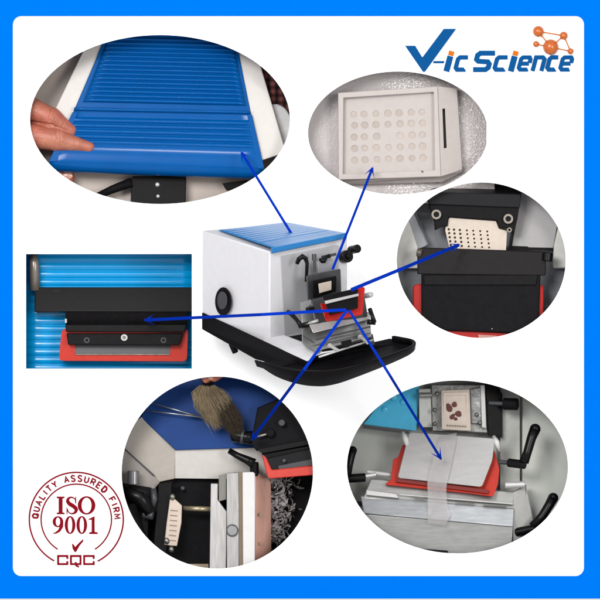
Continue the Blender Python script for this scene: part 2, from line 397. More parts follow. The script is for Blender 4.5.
# blue lid: ribbed, with raised front rail
rows = []
A_, B_ = (219, 230.6, 97.5 + 1), (286.5, 222.3, 36)
C_, D_ = (272, 248.6, 174.5), (346.5, 233.6, 113)
lid = thing('x', None, None) if False else None
def lrow(t, amp): return (A_[0] + (C_[0] - A_[0]) * t, A_[1] + (C_[1] - A_[1]) * t, A_[2] + (C_[2] - A_[2]) * t, B_[0] + (D_[0] - B_[0]) * t, B_[1] + (D_[1] - B_[1]) * t, B_[2] + (D_[2] - B_[2]) * t, amp)
for k in range(0, 145):
    t = k / 144
    if t < .06: a = 1.0
    elif t < .66: a = .6 + .9 * math.sin((t - .06) / .6 * 7 * 2 * math.pi)
    elif t < .72: a = 1.6
    elif t < .90: a = .2 + .5 * math.sin((t - .72) / .18 * 3 * 2 * math.pi)
    else: a = 1.4
    rows.append(lrow(t, a))
lp = G().rows(rows, 20, 1.5).out('lid', M['lidsmall'], mc, smooth=True)
G().hexa([(272, 248.4, 176.5), (346.5, 233.4, 115), (346.7, 238.8, 114), (272, 254.2, 175.5), (271, 248.6, 170), (345, 233.6, 108), (345, 239, 107), (271, 254.2, 168)]).out('lid_rail', M['lidsmall'], mc, bevel=.8)
# white fairing and black base
fr = [(271, 337, 151), (284, 334.5, 150), (322, 348.5, 192), (320, 352.5, 197), (307, 360.5, 199), (263, 340.3, 147.5)]
G().slab(fr, 14).out('fairing', WH, mc, bevel=1.0)
G().slab([(202.6, 312.3, 73.5), (230, 324.5, 106), (263, 339.8, 150), (308, 360.6, 197), (308, 372, 192), (256, 358.5, 140), (202.6, 329, 68)], 26).out('base', M['tray'], mc, bevel=.8)
G().rod((232, 343, 95), (236, 352, 92), 3.2, 14).out('foot', M['blackmatte'], mc, bevel=.5)
G().slab([(284, 337, 148), (350, 325, 95), (372, 334, 135), (374, 344, 165), (322, 351, 190)], 6).out('base_floor', M['tray'], mc)
# tray
Rm = [(255, 359.3, 192), (263, 361.6, 198), (272, 364, 205), (286, 366.8, 211), (300, 368.6, 215), (315, 369, 217), (330, 368.4, 217), (343, 366.6, 215), (358, 363, 211), (381, 356.6, 200), (400, 350, 186), (410, 346, 176), (414.4, 342.6, 166), (411, 338.8, 156), (400, 336.4, 150), (393, 335.2, 147)]
Bm = [(256, 361.5, 184), (264, 367.5, 188), (276, 375, 192), (290, 380.5, 196), (304, 383.8, 198), (315, 384.8, 199), (325, 384.6, 199), (338, 382, 198), (354, 376.5, 194), (380, 366.5, 184), (400, 358, 172), (409.5, 353, 164), (413.8, 348.4, 157), (411, 345.5, 150), (400, 345, 143), (393, 345, 140)]
Rm = cat(Rm); Bm = cat(Bm)
v = []; n = len(Rm); NI = 7
for j in range(NI):
    t = j / (NI - 1)
    for i in range(n):
        a, b = Vector(Rm[i]), Vector(Bm[i]); p = a.lerp(b, t); p.z -= 0; bul = math.sin(t * math.pi) * 2.5; p.z += bul
        v.append(W(*p))
f = [[j * n + i, j * n + i + 1, (j + 1) * n + i + 1, (j + 1) * n + i] for j in range(NI - 1) for i in range(n - 1)]
# inner wall
for j in range(2):
    for i in range(n):
        a = Vector(Rm[i]); c = Vector((325, 352, 175)); q = a.lerp(c, .035); q.y += 6.5 * j if i < 45 else 5 * j; q.z -= 8 * j; v.append(W(*q))
o0 = NI * n
f += [[o0 + i, o0 + i + 1, o0 + n + i + 1, o0 + n + i] for i in range(n - 1)] + [[i, i + 1, o0 + i + 1, o0 + i] for i in range(n - 1)]
f += [[0, o0, o0 + n, (NI - 1) * n], [n - 1, o0 + n - 1, o0 + 2 * n - 1, NI * n - 1]]
trayo = emit('waste_tray', v, f, M['tray'], mc, smooth=True)
fl = [(258, 361, 180)] + [(p[0] + (325 - p[0]) * .03, p[1] + 5, p[2] - 9) for p in Rm[4:-4]] + [(389, 338, 140), (322, 353, 176), (300, 360, 182)]
G().slab(fl, 4).out('tray_floor', M['blackmatte'], mc)
# clamp base of the knife holder
g = G().slab([(301.5, 328.5, 198), (311, 321, 196), (368.5, 311.5, 160), (370.5, 337, 164), (318, 350, 212), (314, 349.5, 211), (302, 343, 200)], 20)
g.out('clamp_base', M['steel'], mc, bevel=1.2)
G().slab([(309, 324.5, 206), (367, 313.5, 168), (369, 319, 170), (313, 332.5, 211)], 5).out('clamp_plate', M['steelb'], mc, bevel=.6)
G().slab([(303, 334, 201), (314, 341.5, 212.5), (314, 343, 212.5), (303, 335.5, 201)], 1).out('groove', M['dgrey'], mc)
G().slab([(316, 344, 214.5), (370, 332, 168), (370, 333, 168), (316, 345, 214.5)], 1).out('groove', M['dgrey'], mc)
G().slab([(315, 338, 215), (369.5, 325.5, 172), (369.8, 327, 172), (315.4, 340, 215)], 1).out('groove', M['dgrey'], mc)
G().slab([(311, 300, 196), (362, 287, 168), (367, 317, 170), (317, 327, 202)], 14).out('carriage', M['dgrey'], mc, bevel=1.0)
G().slab([(300, 302, 182), (311, 299, 176), (314, 322, 190), (302, 326, 196)], 10).out('guide_block', M['steel'], mc, bevel=.8)
G().rod((364, 296, 176), (370.5, 294.6, 184), 2.6).out('knob', M['steelb'], mc, bevel=.5)
G().rod((313, 308, 206), (307, 309.5, 212), 2.4).out('knob', M['blackgloss'], mc, bevel=.5)
G().slab([(321, 256.5, 146), (336, 253.2, 133), (336, 256, 133), (321, 259.4, 146)], 3).out('scale_plate', M['dgrey'], mc)
kh = G().slab(roundpoly([(319.5, 303, 216), (325.5, 321.5, 220), (361.5, 314.5, 196), (364, 287.5, 188), (356, 286, 190), (353, 299, 196), (328, 304, 212)], 2.4), 4).out('knife_base', M['red'], mc, bevel=.6)
G().slab([(322, 296, 222), (357, 288, 200), (357, 308, 204), (329, 315, 226)], 8).out('knife_holder', M['black'], mc, bevel=.8)
G().slab([(324, 301, 225), (357.5, 293.5, 203), (357.5, 296, 204), (325, 304, 226)], 1.5).out('blade', M['steelb'], mc)
# specimen head on the front panel
G().slab([(306, 276, 172), (340, 269, 146), (341, 296, 142), (308, 304, 166)], 20).out('specimen_arm', M['dgrey'], mc, bevel=1.2)
G().slab([(312, 281, 176), (336, 276, 158), (336, 292, 156), (313, 298, 172)], 5).out('specimen_clamp', M['black'], mc, bevel=.8)
G().slab([(318, 284, 178.5), (331, 281, 169), (331, 290, 168), (319, 293.5, 176)], 3).out('cassette', M['cream'], mc, bevel=.4)
G().slab([(317, 262, 155), (332, 259, 142), (332, 275, 140), (318, 278, 152)], 9).out('column', mat('light_grey_metal', (188, 188, 192), .4, metal=.4), mc, bevel=.8)
G().tube([(297, 264, 166), (299, 259.5, 168), (302.5, 257, 168), (305.5, 259, 167), (307, 264, 166), (306, 282, 168)], [2.0, 2.4, 2.7, 2.4, 1.8, 1.5]).out('lever', M['blackgloss'], mc, smooth=True)
G().rod((314, 256.5, 152), (314.4, 272, 152), 1.1).rod((313.9, 254.5, 153), (314, 261, 153), 2.3).out('knob', M['dgrey'], mc)
G().tube([(319, 261.5, 150), (323.5, 261, 150), (326, 257.5, 148), (329.5, 256.5, 147)], [2.6, 2.8, 2.0, 2.4]).out('knob', M['blackgloss'], mc, smooth=True)
hw = Vector((.643, .15, .72))
G().rod((343.5, 257.5, 108), (347.5, 256.6, 116), 6.2, 28).rod((347.5, 256.6, 116), (349.5, 256.2, 119), 3.0).out('handwheel', M['blackgloss'], mc, bevel=.7)
G().rod((350, 250.5, 98), (357.5, 249, 110), 4.3, 24).out('handwheel_grip', M['blackgloss'], mc, bevel=1.0)
G().rod((346, 254, 108), (355, 250, 100), 1.3).out('crank_shaft', M['dgrey'], mc)
# side handwheel
g = G()
wheel = [(224 + 8.3 * math.cos(t), 301.5 + 14.2 * math.sin(t), 72 + (224 + 8.3 * math.cos(t) - 203) * 1.149 + (331 - (301.5 + 14.2 * math.sin(t))) * .262 + 6) for t in [2 * math.pi * k / 36 for k in range(36)]]
G().slab(wheel, 9).out('side_handwheel', M['blackmatte'], mc, bevel=1.0)
G().slab([((p[0] - 224) * .62 + 223, (p[1] - 301.5) * .62 + 300.5, p[2] + 2 + (224 - p[0]) * .4) for p in wheel], 4).out('wheel_hub', M['dgrey'], mc, bevel=.8)
# levers, bolts and rail in front
G().tube([(288, 311.5, 176), (292, 314.5, 181), (297, 320, 188), (301, 325.5, 194)], [2.2, 2.4, 2.0, 2.4]).out('lever', M['blackgloss'], mc, smooth=True)
G().tube([(299, 325.5, 196), (305, 324.5, 198), (309, 323, 200)], [2.6, 2.6, 2.2]).out('lever_hub', M['blackgloss'], mc, smooth=True)
G().tube([(307, 323.6, 200), (318, 320, 204)], 1.5).out('lever_shaft', M['steelb'], mc, smooth=True)
G().tube([(368.8, 309, 180), (371, 315, 184), (373, 322, 186)], [2.2, 2.0, 2.6]).tube([(366, 321.5, 184), (374.5, 322, 184)], [2.6, 2.6]).out('lever', M['blackgloss'], mc, smooth=True)
for a, b in (((329.5, 345, 214), (337, 349.3, 224)), ((359.5, 336.5, 186), (366.5, 342, 198))):
    G().rod(a, b, 1.7).rod((a[0] - .5, a[1] - .3, a[2] - 1), a, 2.4).out('bolt', M['steelb'], mc, smooth=False)
G().tube([(318.5, 356, 215), (345, 347.5, 202), (372, 339.5, 182)], 1.1).out('rail', M['steelb'], mc, smooth=True)
G().slab([(340, 341, 210), (350, 338.5, 202), (352, 343.5, 205), (347, 346.5, 207), (341, 345.5, 210)], 5).out('clamp_nut', M['blackgloss'], mc, bevel=.6)

# ================================================================== CLOSE-UP 1: hand lifting the blue lid
c1 = cr(2.143, 20, 20)
def dl(x, y): return -38 + (y - 40) / 270 * 26
tb = G().slab([(20, 25, -58), (300, 25, -58), (300, 225, -50), (20, 225, -50)], 3).out('table_top', mat('taupe_table', (172, 158, 148), .4, spec=.5, var=.06, vs=40, k=.55)); tag(tb, kind='structure')
lm = thing('microtome_housing', 'white housing with the ribbed bright blue lid, seen from above under a hand', 'machine housing', (160, 170, -40))
G().slab(mp(c1, [(150, 25), (132, 68), (62, 215), (82, 300), (520, 300), (570, 283), (515, 95), (492, 15)], lambda x, y: dl(x, y) - 4), 16).out('housing', M['whitewarm'], lm, bevel=.8)
# upper ribbed lid
def quadrows(c, TL, TR, BR, BL, prof, n, dfn, lift=0):
    r = []
    for k in range(n + 1):
        t = k / n; xl = TL[0] + (BL[0] - TL[0]) * t; yl = TL[1] + (BL[1] - TL[1]) * t; xr = TR[0] + (BR[0] - TR[0]) * t; yr = TR[1] + (BR[1] - TR[1]) * t
        a = c(xl, yl, dfn(xl, yl) + lift); b = c(xr, yr, dfn(xr, yr) + lift); r.append((*a, *b, prof(t)))
    return r
def ribp(n, amp, sharp=.75): return lambda t: amp * (abs(math.sin(math.pi * n * t)) ** sharp)
lid1 = G().slab(mp(c1, [(190, 15), (458, 20), (500, 225), (104, 218)], lambda x, y: dl(x, y) - 2.2 if y > 215 else dl(x, y) - .5), 3).out('lid', M['lid'], lm, bevel=1.0)
G().rows(quadrows(c1, (196, 14), (452, 20), (484, 182), (134, 174), ribp(17, 2.9), 17 * 12, dl, -.2), 40, 2).out('ribbed_panel', M['lid'], lid1, smooth=True)
G().rows([(*c1(116, 186, dl(0, 186) + 1), *c1(493, 194, dl(0, 194) + 1), .0), (*c1(115, 189, dl(0, 189) + 2.2), *c1(494, 197, dl(0, 197) + 2.2), .0), (*c1(114, 193, dl(0, 193) + .4), *c1(494, 200, dl(0, 200) + .4), 0)], 20, 3).out('lid_lip', M['lid'], lid1, smooth=True)
fl1 = []
def dlo(x, y): return dl(x, y) + .5
Q = ((113, 196), (495, 203), (522, 318), (62, 303))
def prof(t):
    if t < .1: return -1.6
    if t < .64: return -1.6 + 3.0 * abs(math.sin(math.pi * 5 * (t - .1) / .54)) ** .7
    return .2 + 1.2 * math.sin(math.pi * (t - .64) / .36) ** .6 if t < 1 else 0
rws = quadrows(c1, Q[0], Q[1], Q[2], Q[3], lambda t: 0, 100, dlo)
rws2 = []
for k, r in enumerate(rws): rws2.append((*r[:6], prof(k / 100)))
for k in range(1, 9):      # rolled front edge
    a = k / 8 * math.pi / 2
    xl, yl = 62 + 6 * math.sin(a), 303 + 22 * math.sin(a); xr, yr = 522 - 3 * math.sin(a), 318 + 24 * math.sin(a)
    rws2.append((*c1(xl, yl, -12 - 13 * (1 - math.cos(a))), *c1(xr, yr, -11 - 13 * (1 - math.cos(a))), 0))
fl = G().rows(rws2, 40, 2.5).out('front_lid', M['lid'], lm, smooth=True)
# side flanges of the front lid
G().slab(mp(c1, [(112, 196), (124, 196), (80, 303), (60, 304)], lambda x, y: dlo(x, y) + 1), 3).out('flange', M['lid'], fl, bevel=.8)
G().slab(mp(c1, [(487, 200), (497, 202), (524, 320), (508, 318)], lambda x, y: dlo(x, y) + 1), 3).out('flange', M['lid'], fl, bevel=.8)
br = thing('mounting_bracket', 'black bracket with two small screws below the blue lid edge', 'bracket', (157, 200, -40))
G().slab(roundpoly([(131, 176, -36), (186, 176, -36), (185, 208, -30), (130, 208, -30)], 3), 14).out('block', M['black'], br, bevel=.8)
G().tube([(96, 196, -36), (112, 189, -36), (131, 182, -34)], [3.2, 4.2, 5]).out('arm', M['blackmatte'], br, smooth=True)
G().slab([(222, 183, -40), (262, 178, -38), (262, 186, -38), (226, 190, -40)], 8).out('strap', M['black'], br, bevel=.5)
for p, r in (((157, 184.3, -33), 2.4), ((157.6, 196, -30.5), 1.9)): G().ball(p, r, 16, (1, 1, .6)).out('screw', M['steelb'], br, smooth=True)
# plaid cloth and white bag at right
pm = bpy.data.materials.new('plaid_cloth'); pm.use_nodes = True; nt = pm.node_tree; b = nt.nodes['Principled BSDF']; b.inputs['Roughness'].default_value = .9; b.inputs['Specular IOR Level'].default_value = .1
tc = nt.nodes.new('ShaderNodeTexCoord'); ws = []
for dr in ('X', 'Z'):
    w = nt.nodes.new('ShaderNodeTexWave'); w.bands_direction = dr; w.inputs['Scale'].default_value = 40; w.inputs['Distortion'].default_value = 1.5; nt.links.new(tc.outputs['Object'], w.inputs[0]); ws.append(w)
mx = nt.nodes.new('ShaderNodeMixRGB'); mx.inputs[1].default_value = (.015, .01, .012, 1); mx.inputs[2].default_value = (.16, .05, .045, 1); nt.links.new(ws[0].outputs[1], mx.inputs[0])
my = nt.nodes.new('ShaderNodeMixRGB'); my.blend_type = 'MULTIPLY'; my.inputs[0].default_value = .7; nt.links.new(mx.outputs[0], my.inputs[1]); nt.links.new(ws[1].outputs[0], my.inputs[2]); nt.links.new(my.outputs[0], b.inputs['Base Color'])
v = []; f = []
for j in range(16):
    for i in range(10):
        x = 254 + i * 5; y = 50 + j * 7; v.append(W(x, y, -46 + 2.5 * math.sin(i * 1.3 + j * .5)))
f = [[j * 10 + i, j * 10 + i + 1, j * 10 + i + 11, j * 10 + i + 10] for j in range(15) for i in range(9)]
o = emit('cloth', v, f, pm, smooth=True); s = o.modifiers.new('sol', 'SOLIDIFY'); s.thickness = .001; s.offset = 0
tag(o, 'dark red plaid cloth behind the white housing at the right edge', 'cloth')
o = G().slab(roundpoly([(269, 104, -40), (277, 103, -40), (285, 107, -40), (293, 120, -38), (300, 170, -36), (276, 170, -36)], 4), 5).out('paper_sheet', mat('grey_paper', (214, 211, 210), .6, k=.75), bevel=1.5)
tag(o, 'pale grey rounded sheet below the plaid cloth beside the housing', 'sheet')
# hand
def remesh(o, vox, sm=6):
    r = o.modifiers.new('remesh', 'REMESH'); r.mode = 'VOXEL'; r.voxel_size = vox * S; r.use_smooth_shade = True
    s = o.modifiers.new('smooth', 'SMOOTH'); s.factor = .5; s.iterations = sm
    dg = bpy.context.evaluated_depsgraph_get(); me = bpy.data.meshes.new_from_object(o.evaluated_get(dg)); old = o.data
    o.modifiers.clear(); o.data = me; bpy.data.meshes.remove(old)
    for p in me.polygons: p.use_smooth = True
skin = mat('skin', (178, 112, 90), .42, spec=.4, var=.2, vs=90, bump=.6, bs=500, k=.72)
nt = skin.node_tree; b = nt.nodes['Principled BSDF']; ln = b.inputs['Base Color'].links[0].from_socket
n3 = nt.nodes.new('ShaderNodeTexNoise'); n3.inputs['Scale'].default_value = 45; mixc = nt.nodes.new('ShaderNodeMixRGB'); mixc.blend_type = 'MULTIPLY'
tc3 = nt.nodes.new('ShaderNodeTexCoord'); nt.links.new(tc3.outputs['Object'], n3.inputs[0]); cr3 = nt.nodes.new('ShaderNodeValToRGB')
cr3.color_ramp.elements[0].position = .4; cr3.color_ramp.elements[0].color = (1.0, .72, .70, 1); cr3.color_ramp.elements[1].position = .65; cr3.color_ramp.elements[1].color = (1, 1, 1, 1)
nt.links.new(n3.outputs['Fac'], cr3.inputs[0]); mixc.inputs[0].default_value = .8; nt.links.new(ln, mixc.inputs[1]); nt.links.new(cr3.outputs[0], mixc.inputs[2]); nt.links.new(mixc.outputs[0], b.inputs['Base Color'])
skin.node_tree.nodes['Principled BSDF'].inputs['Subsurface Weight'].default_value = .12
skin.node_tree.nodes['Principled BSDF'].inputs['Subsurface Radius'].default_value = (.004, .0015, .001)
hd = thing('hand', 'bare hand pinching the front edge of the blue lid', 'hand', (40, 150, -20))
def finger(g, pts, rad):
    # interpolate and pinch slightly between joints
    P = [Vector(p) for p in pts]; out = []; R = []
    for i in range(len(P) - 1):
        for k in range(6):
            t = k / 6; out.append(tuple(P[i].lerp(P[i + 1], t))); R.append(rad[i] * (1 - t) + rad[i + 1] * t - .045 * rad[i] * math.sin(math.pi * t) * 1.2)
    out.append(tuple(P[-1])); R.append(rad[-1])
    g.tube(out, R, 20); g.ball(out[-1], R[-1], 20); g.ball(out[0], R[0], 20)
g = G()
finger(g, [(10, 104, -30), (30, 108.5, -23), (52, 118.5, -19.5), (70, 130, -21)], [13, 12.4, 11.4, 6.4])
finger(g, [(9, 132, -25), (30, 135.5, -19), (57, 139.5, -16), (89, 147, -16.5)], [13.5, 13.4, 11.8, 5.6])
finger(g, [(6, 152, -28), (14, 159, -25), (21, 161, -26), (26, 158, -29)], [10, 9.5, 8.5, 7])
finger(g, [(4, 168, -32), (7, 174, -30), (12, 176, -32), (15, 172, -35)], [8, 7.5, 7, 6])
finger(g, [(8, 174, -42), (22, 170, -38), (48, 171, -34), (68, 178, -36)], [13, 10, 9, 6.5])
g.ball((14, 142, -36), 21, 28, (.9, 1.7, .7))
h = g.out('skin', skin, hd); remesh(h, .7, 3)
def crease(o, segs):
    off = hd.location
    me = o.data; nrm = [v.normal.copy() for v in me.vertices]
    for v, nn in zip(me.vertices, nrm):
        p = v.co + off; x = p.x / S + 300; y = 300 - p.z / S
        if -p.y / S < -32: continue
        push = 0
        for (ax, ay, bx, by, dep, wd) in segs:
            dx, dy = bx - ax, by - ay; t = max(0, min(1, ((x - ax) * dx + (y - ay) * dy) / (dx * dx + dy * dy)))
            q = ((x - ax - dx * t) ** 2 + (y - ay - dy * t) ** 2) / (wd * wd)
            if q < 9: push += dep * math.exp(-q)
        v.co -= nn * push * S
crease(h, [(51, 107, 47, 117, .9, .8), (54, 110, 50, 121, .7, .7), (48, 106, 45, 114, .5, .7), (66, 119, 61, 128, .5, .7),
           (55, 129, 57, 138, .9, .8), (57, 138, 54, 149, .9, .8), (60, 130, 61, 147, .6, .7), (52, 130, 52, 148, .4, .7), (75, 137, 74, 151, .6, .7), (77, 138, 76, 151, .4, .6),
           (28, 121.5, 52, 125, 1.6, 1.3), (52, 125, 66, 131, .9, 1.0), (30, 98, 33, 108, .5, .8), (34, 126, 36, 146, .4, .9)])
G().ball((66.5, 175.6, -29.5), 4.6, 18, (1.3, .9, .35)).out('nail', mat('nail', (214, 160, 140), .25, spec=.6, k=.7), hd, smooth=True)
# knuckle creases as fine sunken folds
for pts in ([(53.5, 112, -10.6), (50.8, 118, -9.4), (51.5, 124, -11)], [(57.5, 131, -5.6), (55.5, 138, -3.9), (57, 146, -6.4)]):
    pass

# ================================================================== CLOSE-UP 2: white cassette
c2 = cr(2.727, 290, 50)
sm = mat('sparkling_table', (206, 198, 196), .4, spec=.5, var=.05, vs=60, bump=0, k=.78)
nt = sm.node_tree; b = nt.nodes['Principled BSDF']; tcn = nt.nodes.new('ShaderNodeTexCoord'); vo = nt.nodes.new('ShaderNodeTexVoronoi'); vo.inputs['Scale'].default_value = 420
nt.links.new(tcn.outputs['Object'], vo.inputs[0]); bp = nt.nodes.new('ShaderNodeBump'); bp.inputs['Distance'].default_value = .0012
sx = nt.nodes.new('ShaderNodeSeparateXYZ'); nt.links.new(tcn.outputs['Object'], sx.inputs[0])
mr = nt.nodes.new('ShaderNodeMapRange'); mr.inputs['From Min'].default_value = -.02; mr.inputs['From Max'].default_value = .05; mr.inputs['To Min'].default_value = .12; mr.inputs['To Max'].default_value = .9
nt.links.new(sx.outputs[0], mr.inputs[0]); nt.links.new(mr.outputs[0], bp.inputs['Strength']); nt.links.new(vo.outputs['Distance'], bp.inputs['Height']); nt.links.new(bp.outputs[0], b.inputs['Normal'])
b.inputs['Roughness'].default_value = .18
o = G().slab([(300, 64, -34), (495, 64, -34), (495, 203, -28), (300, 203, -28)], 3).out('glitter_table_top', sm); tag(o, kind='structure')
cs = thing('tissue_cassette', 'white plastic tissue cassette with a grid of small holes and slotted edge on sparkling surface', 'cassette', (400, 135, -25))
cm = mat('white_cassette_plastic', (214, 203, 197), .4, spec=.45, var=.03, k=.97)
def bil(c, q, d):
    def fn(u, v): 
        x = (q[0][0] * (1 - u) + q[1][0] * u) * (1 - v) + (q[3][0] * (1 - u) + q[2][0] * u) * v
        y = (q[0][1] * (1 - u) + q[1][1] * u) * (1 - v) + (q[3][1] * (1 - u) + q[2][1] * u) * v
        return c(x, y)
    return fn
outer = [(131, 116), (404, 98), (412, 345), (132, 354)]
inn = [(146, 130), (392, 114), (396, 328), (144, 338)]
def cd(x, y): return -12
plate('rim', [c2(*p) for p in outer], [[c2(*p) for p in inn]], lambda x, y: -9 - (x - 340) * .02, 15, cm, cs, bevel=.7)
hb = []
for j, y in enumerate((172, 202, 234, 265, 297)):
    for i, x in enumerate((176, 204, 236, 268, 300, 333, 362)):
        hr = random.uniform(8.8, 10.2); x += random.uniform(-1.2, 1.2)
        if (i, j) in ((3, 2),): continue
        hb.append([c2(x + (y - 234) * .02 + hr * math.cos(t), y - (x - 268) * .035 + hr * math.sin(t)) for t in [2 * math.pi * k / 18 for k in range(18)]])
plate('perforated_floor', [c2(*p) for p in [(143, 128), (394, 112), (398, 330), (142, 340)]], hb, lambda x, y: -17.0, .6, cm, cs)
G().slab([(*c2(*p), -17.7) for p in [(140, 126), (396, 110), (400, 332), (141, 341)]], 3).out('mesh_backing', mat('wax_beige', (204, 190, 180), .5, var=.16, vs=34, k=.93), cs)
# sloped writing edge with slot
sl0 = [(404, 98), (456, 104), (471, 326), (412, 345)]
plate('writing_edge', [c2(*p) for p in sl0], [[c2(*p) for p in [(416, 160), (423, 159), (428, 266), (420, 268)]]], lambda x, y: -9.5 - max(0, (x - 438)) * .42, 10, cm, cs, bevel=.5)
G().slab([(*c2(412, 155), -21), (*c2(428, 155), -22), (*c2(432, 272), -22), (*c2(416, 272), -21)], 3).out('slot_floor', mat('slot_grey', (112, 104, 100), .6), cs)
G().slab(mp(c2, [(132, 352, -13), (412, 343, -13), (471, 325, -19), (471, 332, -24), (414, 360, -20), (133, 367, -20)]), 6).out('side_wall', cm, cs, bevel=.4)
G().ball((*c2(361, 331), -9), .9, 10).out('speck', M['dgrey'], cs)

# ================================================================== CLOSE-UP 3: black clamp holding a cassette
c3 = cr(3.158, 390, 170); z7 = cr(3.4286, 400, 175)
o = G().slab([(390, 172, -52), (575, 172, -52), (575, 345, -46), (390, 345, -46)], 3).out('inner_wall', mat('blue_grey_wall', (150, 152, 158), .5, var=.04, k=.95)); tag(o, kind='structure')
ip = thing('side_panel', 'white and grey sloping panel with dark seam at the left of the clamp', 'panel', (410, 250, -40))
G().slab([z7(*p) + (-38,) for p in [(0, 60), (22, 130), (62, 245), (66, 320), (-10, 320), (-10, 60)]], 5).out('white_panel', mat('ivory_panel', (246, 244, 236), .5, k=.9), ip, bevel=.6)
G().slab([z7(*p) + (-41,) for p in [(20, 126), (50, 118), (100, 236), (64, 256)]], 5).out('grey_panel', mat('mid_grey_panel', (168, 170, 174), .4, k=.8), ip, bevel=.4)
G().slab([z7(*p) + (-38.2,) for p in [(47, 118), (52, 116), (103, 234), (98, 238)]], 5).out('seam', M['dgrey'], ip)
rp = thing('cover_panel', 'plain grey panel right of the black clamp', 'panel', (520, 230, -40))
G().slab([z7(*p) + (d,) for p, d in [((418, 60), -44), ((470, 60), -42), ((548, 140), -38), ((528, 250), -36), ((385, 247), -40)]], 5).out('panel', mat('warm_grey_panel', (176, 172, 172), .45, var=.03, k=.8), rp, bevel=.6)
G().slab([z7(*p) + (-35,) for p in [(546, 170), (580, 200), (580, 320), (526, 320), (530, 240)]], 6).out('edge_strip', mat('ivory_panel', (246, 244, 236)), rp, bevel=2)
G().slab([z7(*p) + (-38.5,) for p in [(378, 242), (530, 247), (528, 256), (380, 256)]], 3).out('dark_trim', M['black'], rp)
cl = thing('specimen_clamp', 'black metal clamp block with two ring bolts gripping a cream cassette', 'clamp', (470, 225, -25))
G().slab(mp(z7, [(86, 62, -17), (416, 62, -17), (404, 150, -15), (392, 196, -16), (372, 196, -16), (370, 182, -16), (340, 182, -16), (334, 156, -16), (168, 144, -16), (164, 176, -16), (146, 176, -16), (120, 190, -15), (118, 160, -15)]), 16).out('jaw', M['black'], cl, bevel=1.0)
G().hexa([z7(*p) for p in [(160, 22, -46), (392, 28, -46), (418, 66, -15), (84, 60, -15), (160, 22, -52), (392, 28, -52), (418, 66, -24), (84, 60, -24)]]).out('bar', mat('satin_black', (32, 32, 35), .35, spec=.12), cl, bevel=1.2)
G().slab(mp(z7, [(88, 58, -13.6), (416, 64, -13.6), (412, 112, -13), (98, 100, -13)]), 4).out('face_plate', mat('satin_black', (32, 32, 35)), cl, bevel=.8)
G().slab(mp(z7, [(185, 32, -40), (240, 34, -40), (240, 50, -32), (180, 48, -32)]), 4).out('slot', M['blackgloss'], cl, bevel=.5)
for x, y in ((125, 135), (372, 150)):
    q = z7(x, y); bt = G().ring((q[0], q[1], -10.5), 5.0, 2.7, 3, 28).out('ring_bolt', mat('bolt_steel', (170, 160, 150), .3, metal=.6, k=.8), cl, bevel=.4)
    G().rod((q[0], q[1], -14), (q[0], q[1], -12.5), 2.8).out('socket', M['blackgloss'], bt)
q = z7(376, 188); G().ring((q[0], q[1], -13), 2.4, 1.3, 3, 20).out('ring_bolt', mat('bolt_steel', (170, 160, 150)), cl)
ctc = thing('clamped_cassette', 'cream tissue cassette with dark holes held upright in the black clamp', 'cassette', (480, 235, -25))
hb = []
for j, y in enumerate((186, 199, 213, 227, 241)):
    for i, x in enumerate((168, 186, 206, 230, 252, 276, 300)):
        r = 4.4 if i < 3 else 3.6
        hb.append([z7(x + (y - 186) * .12 + r * math.cos(t), y + i * 1.2 + r * math.sin(t)) for t in [2 * math.pi * k / 12 for k in range(12)]])
plate('perforated_face', [z7(*p) for p in [(160, 158), (172, 146), (330, 158), (340, 184), (368, 192), (364, 262), (172, 258), (156, 190)]], hb, lambda x, y: -19.4 + (y - 225) * .03, 2.4, M['cream'], ctc, bevel=.3)
G().slab(mp(z7, [(158, 160, -22.5), (335, 165, -22.5), (366, 194, -22.5), (362, 262, -21.5), (170, 258, -21.5)]), 4).out('backing', mat('brown_wax', (120, 96, 78), .6, k=.8), ctc)
kb = thing('knife_block', 'large matt black knife block on a red base in the round close-up', 'knife block', (480, 330, -20))
G().slab(roundpoly([z7(*p) + (d,) for p, d in [((60, 254), -14), ((74, 248), -15), ((500, 262), -15), ((502, 300), -10), ((500, 345), -9), ((60, 340), -9)]], 1.5), 14).out('top_bar', mat('charcoal_metal', (38, 35, 35), .5, spec=.1, var=.1), kb, bevel=1.4)
q = z7(66, 268); G().tube([(q[0] - 2, q[1] - 1, -14), (q[0] + 3, q[1], -13)], [4.3, 4.3]).out('end_cap', mat('brown_metal', (96, 84, 76), .4), kb, bevel=.8)
G().slab([(421.5, 270, -11), (541, 270, -11), (539, 318, -9), (520, 333.5, -9), (445, 330.5, -9), (421.5, 318, -9)], 12).out('body', M['blackmatte'], kb, bevel=1.2)
G().slab([(424, 275, -9.5), (538, 275, -9.5), (536, 285, -8.2), (424, 285, -8.2)], 2).out('pressure_plate', M['black'], kb, bevel=.6)
q = z7(505, 275); G().tube([(q[0], q[1] + 6, -14), (q[0] + 1, q[1] - 3, -14)], [5.5, 5.5]).out('knob', M['blackgloss'], kb, bevel=1)
G().slab(roundpoly([(413, 284, -16), (544, 284, -16), (544, 346, -13), (413, 346, -13)], 6), 6).out('base', M['red'], kb, bevel=1.2)
G().slab([(478, 334.6, -11.6), (497, 335.8, -11.6), (495, 341, -11.6), (480, 341, -11.6)], 1.5).out('label_plate', mat('pale_pink_plastic', (228, 170, 160), .4), kb)
G().ball((*cr(3.4286, 400, 260)(316, 236), -8.9), .7, 10).out('screw', M['steelb'], kb)

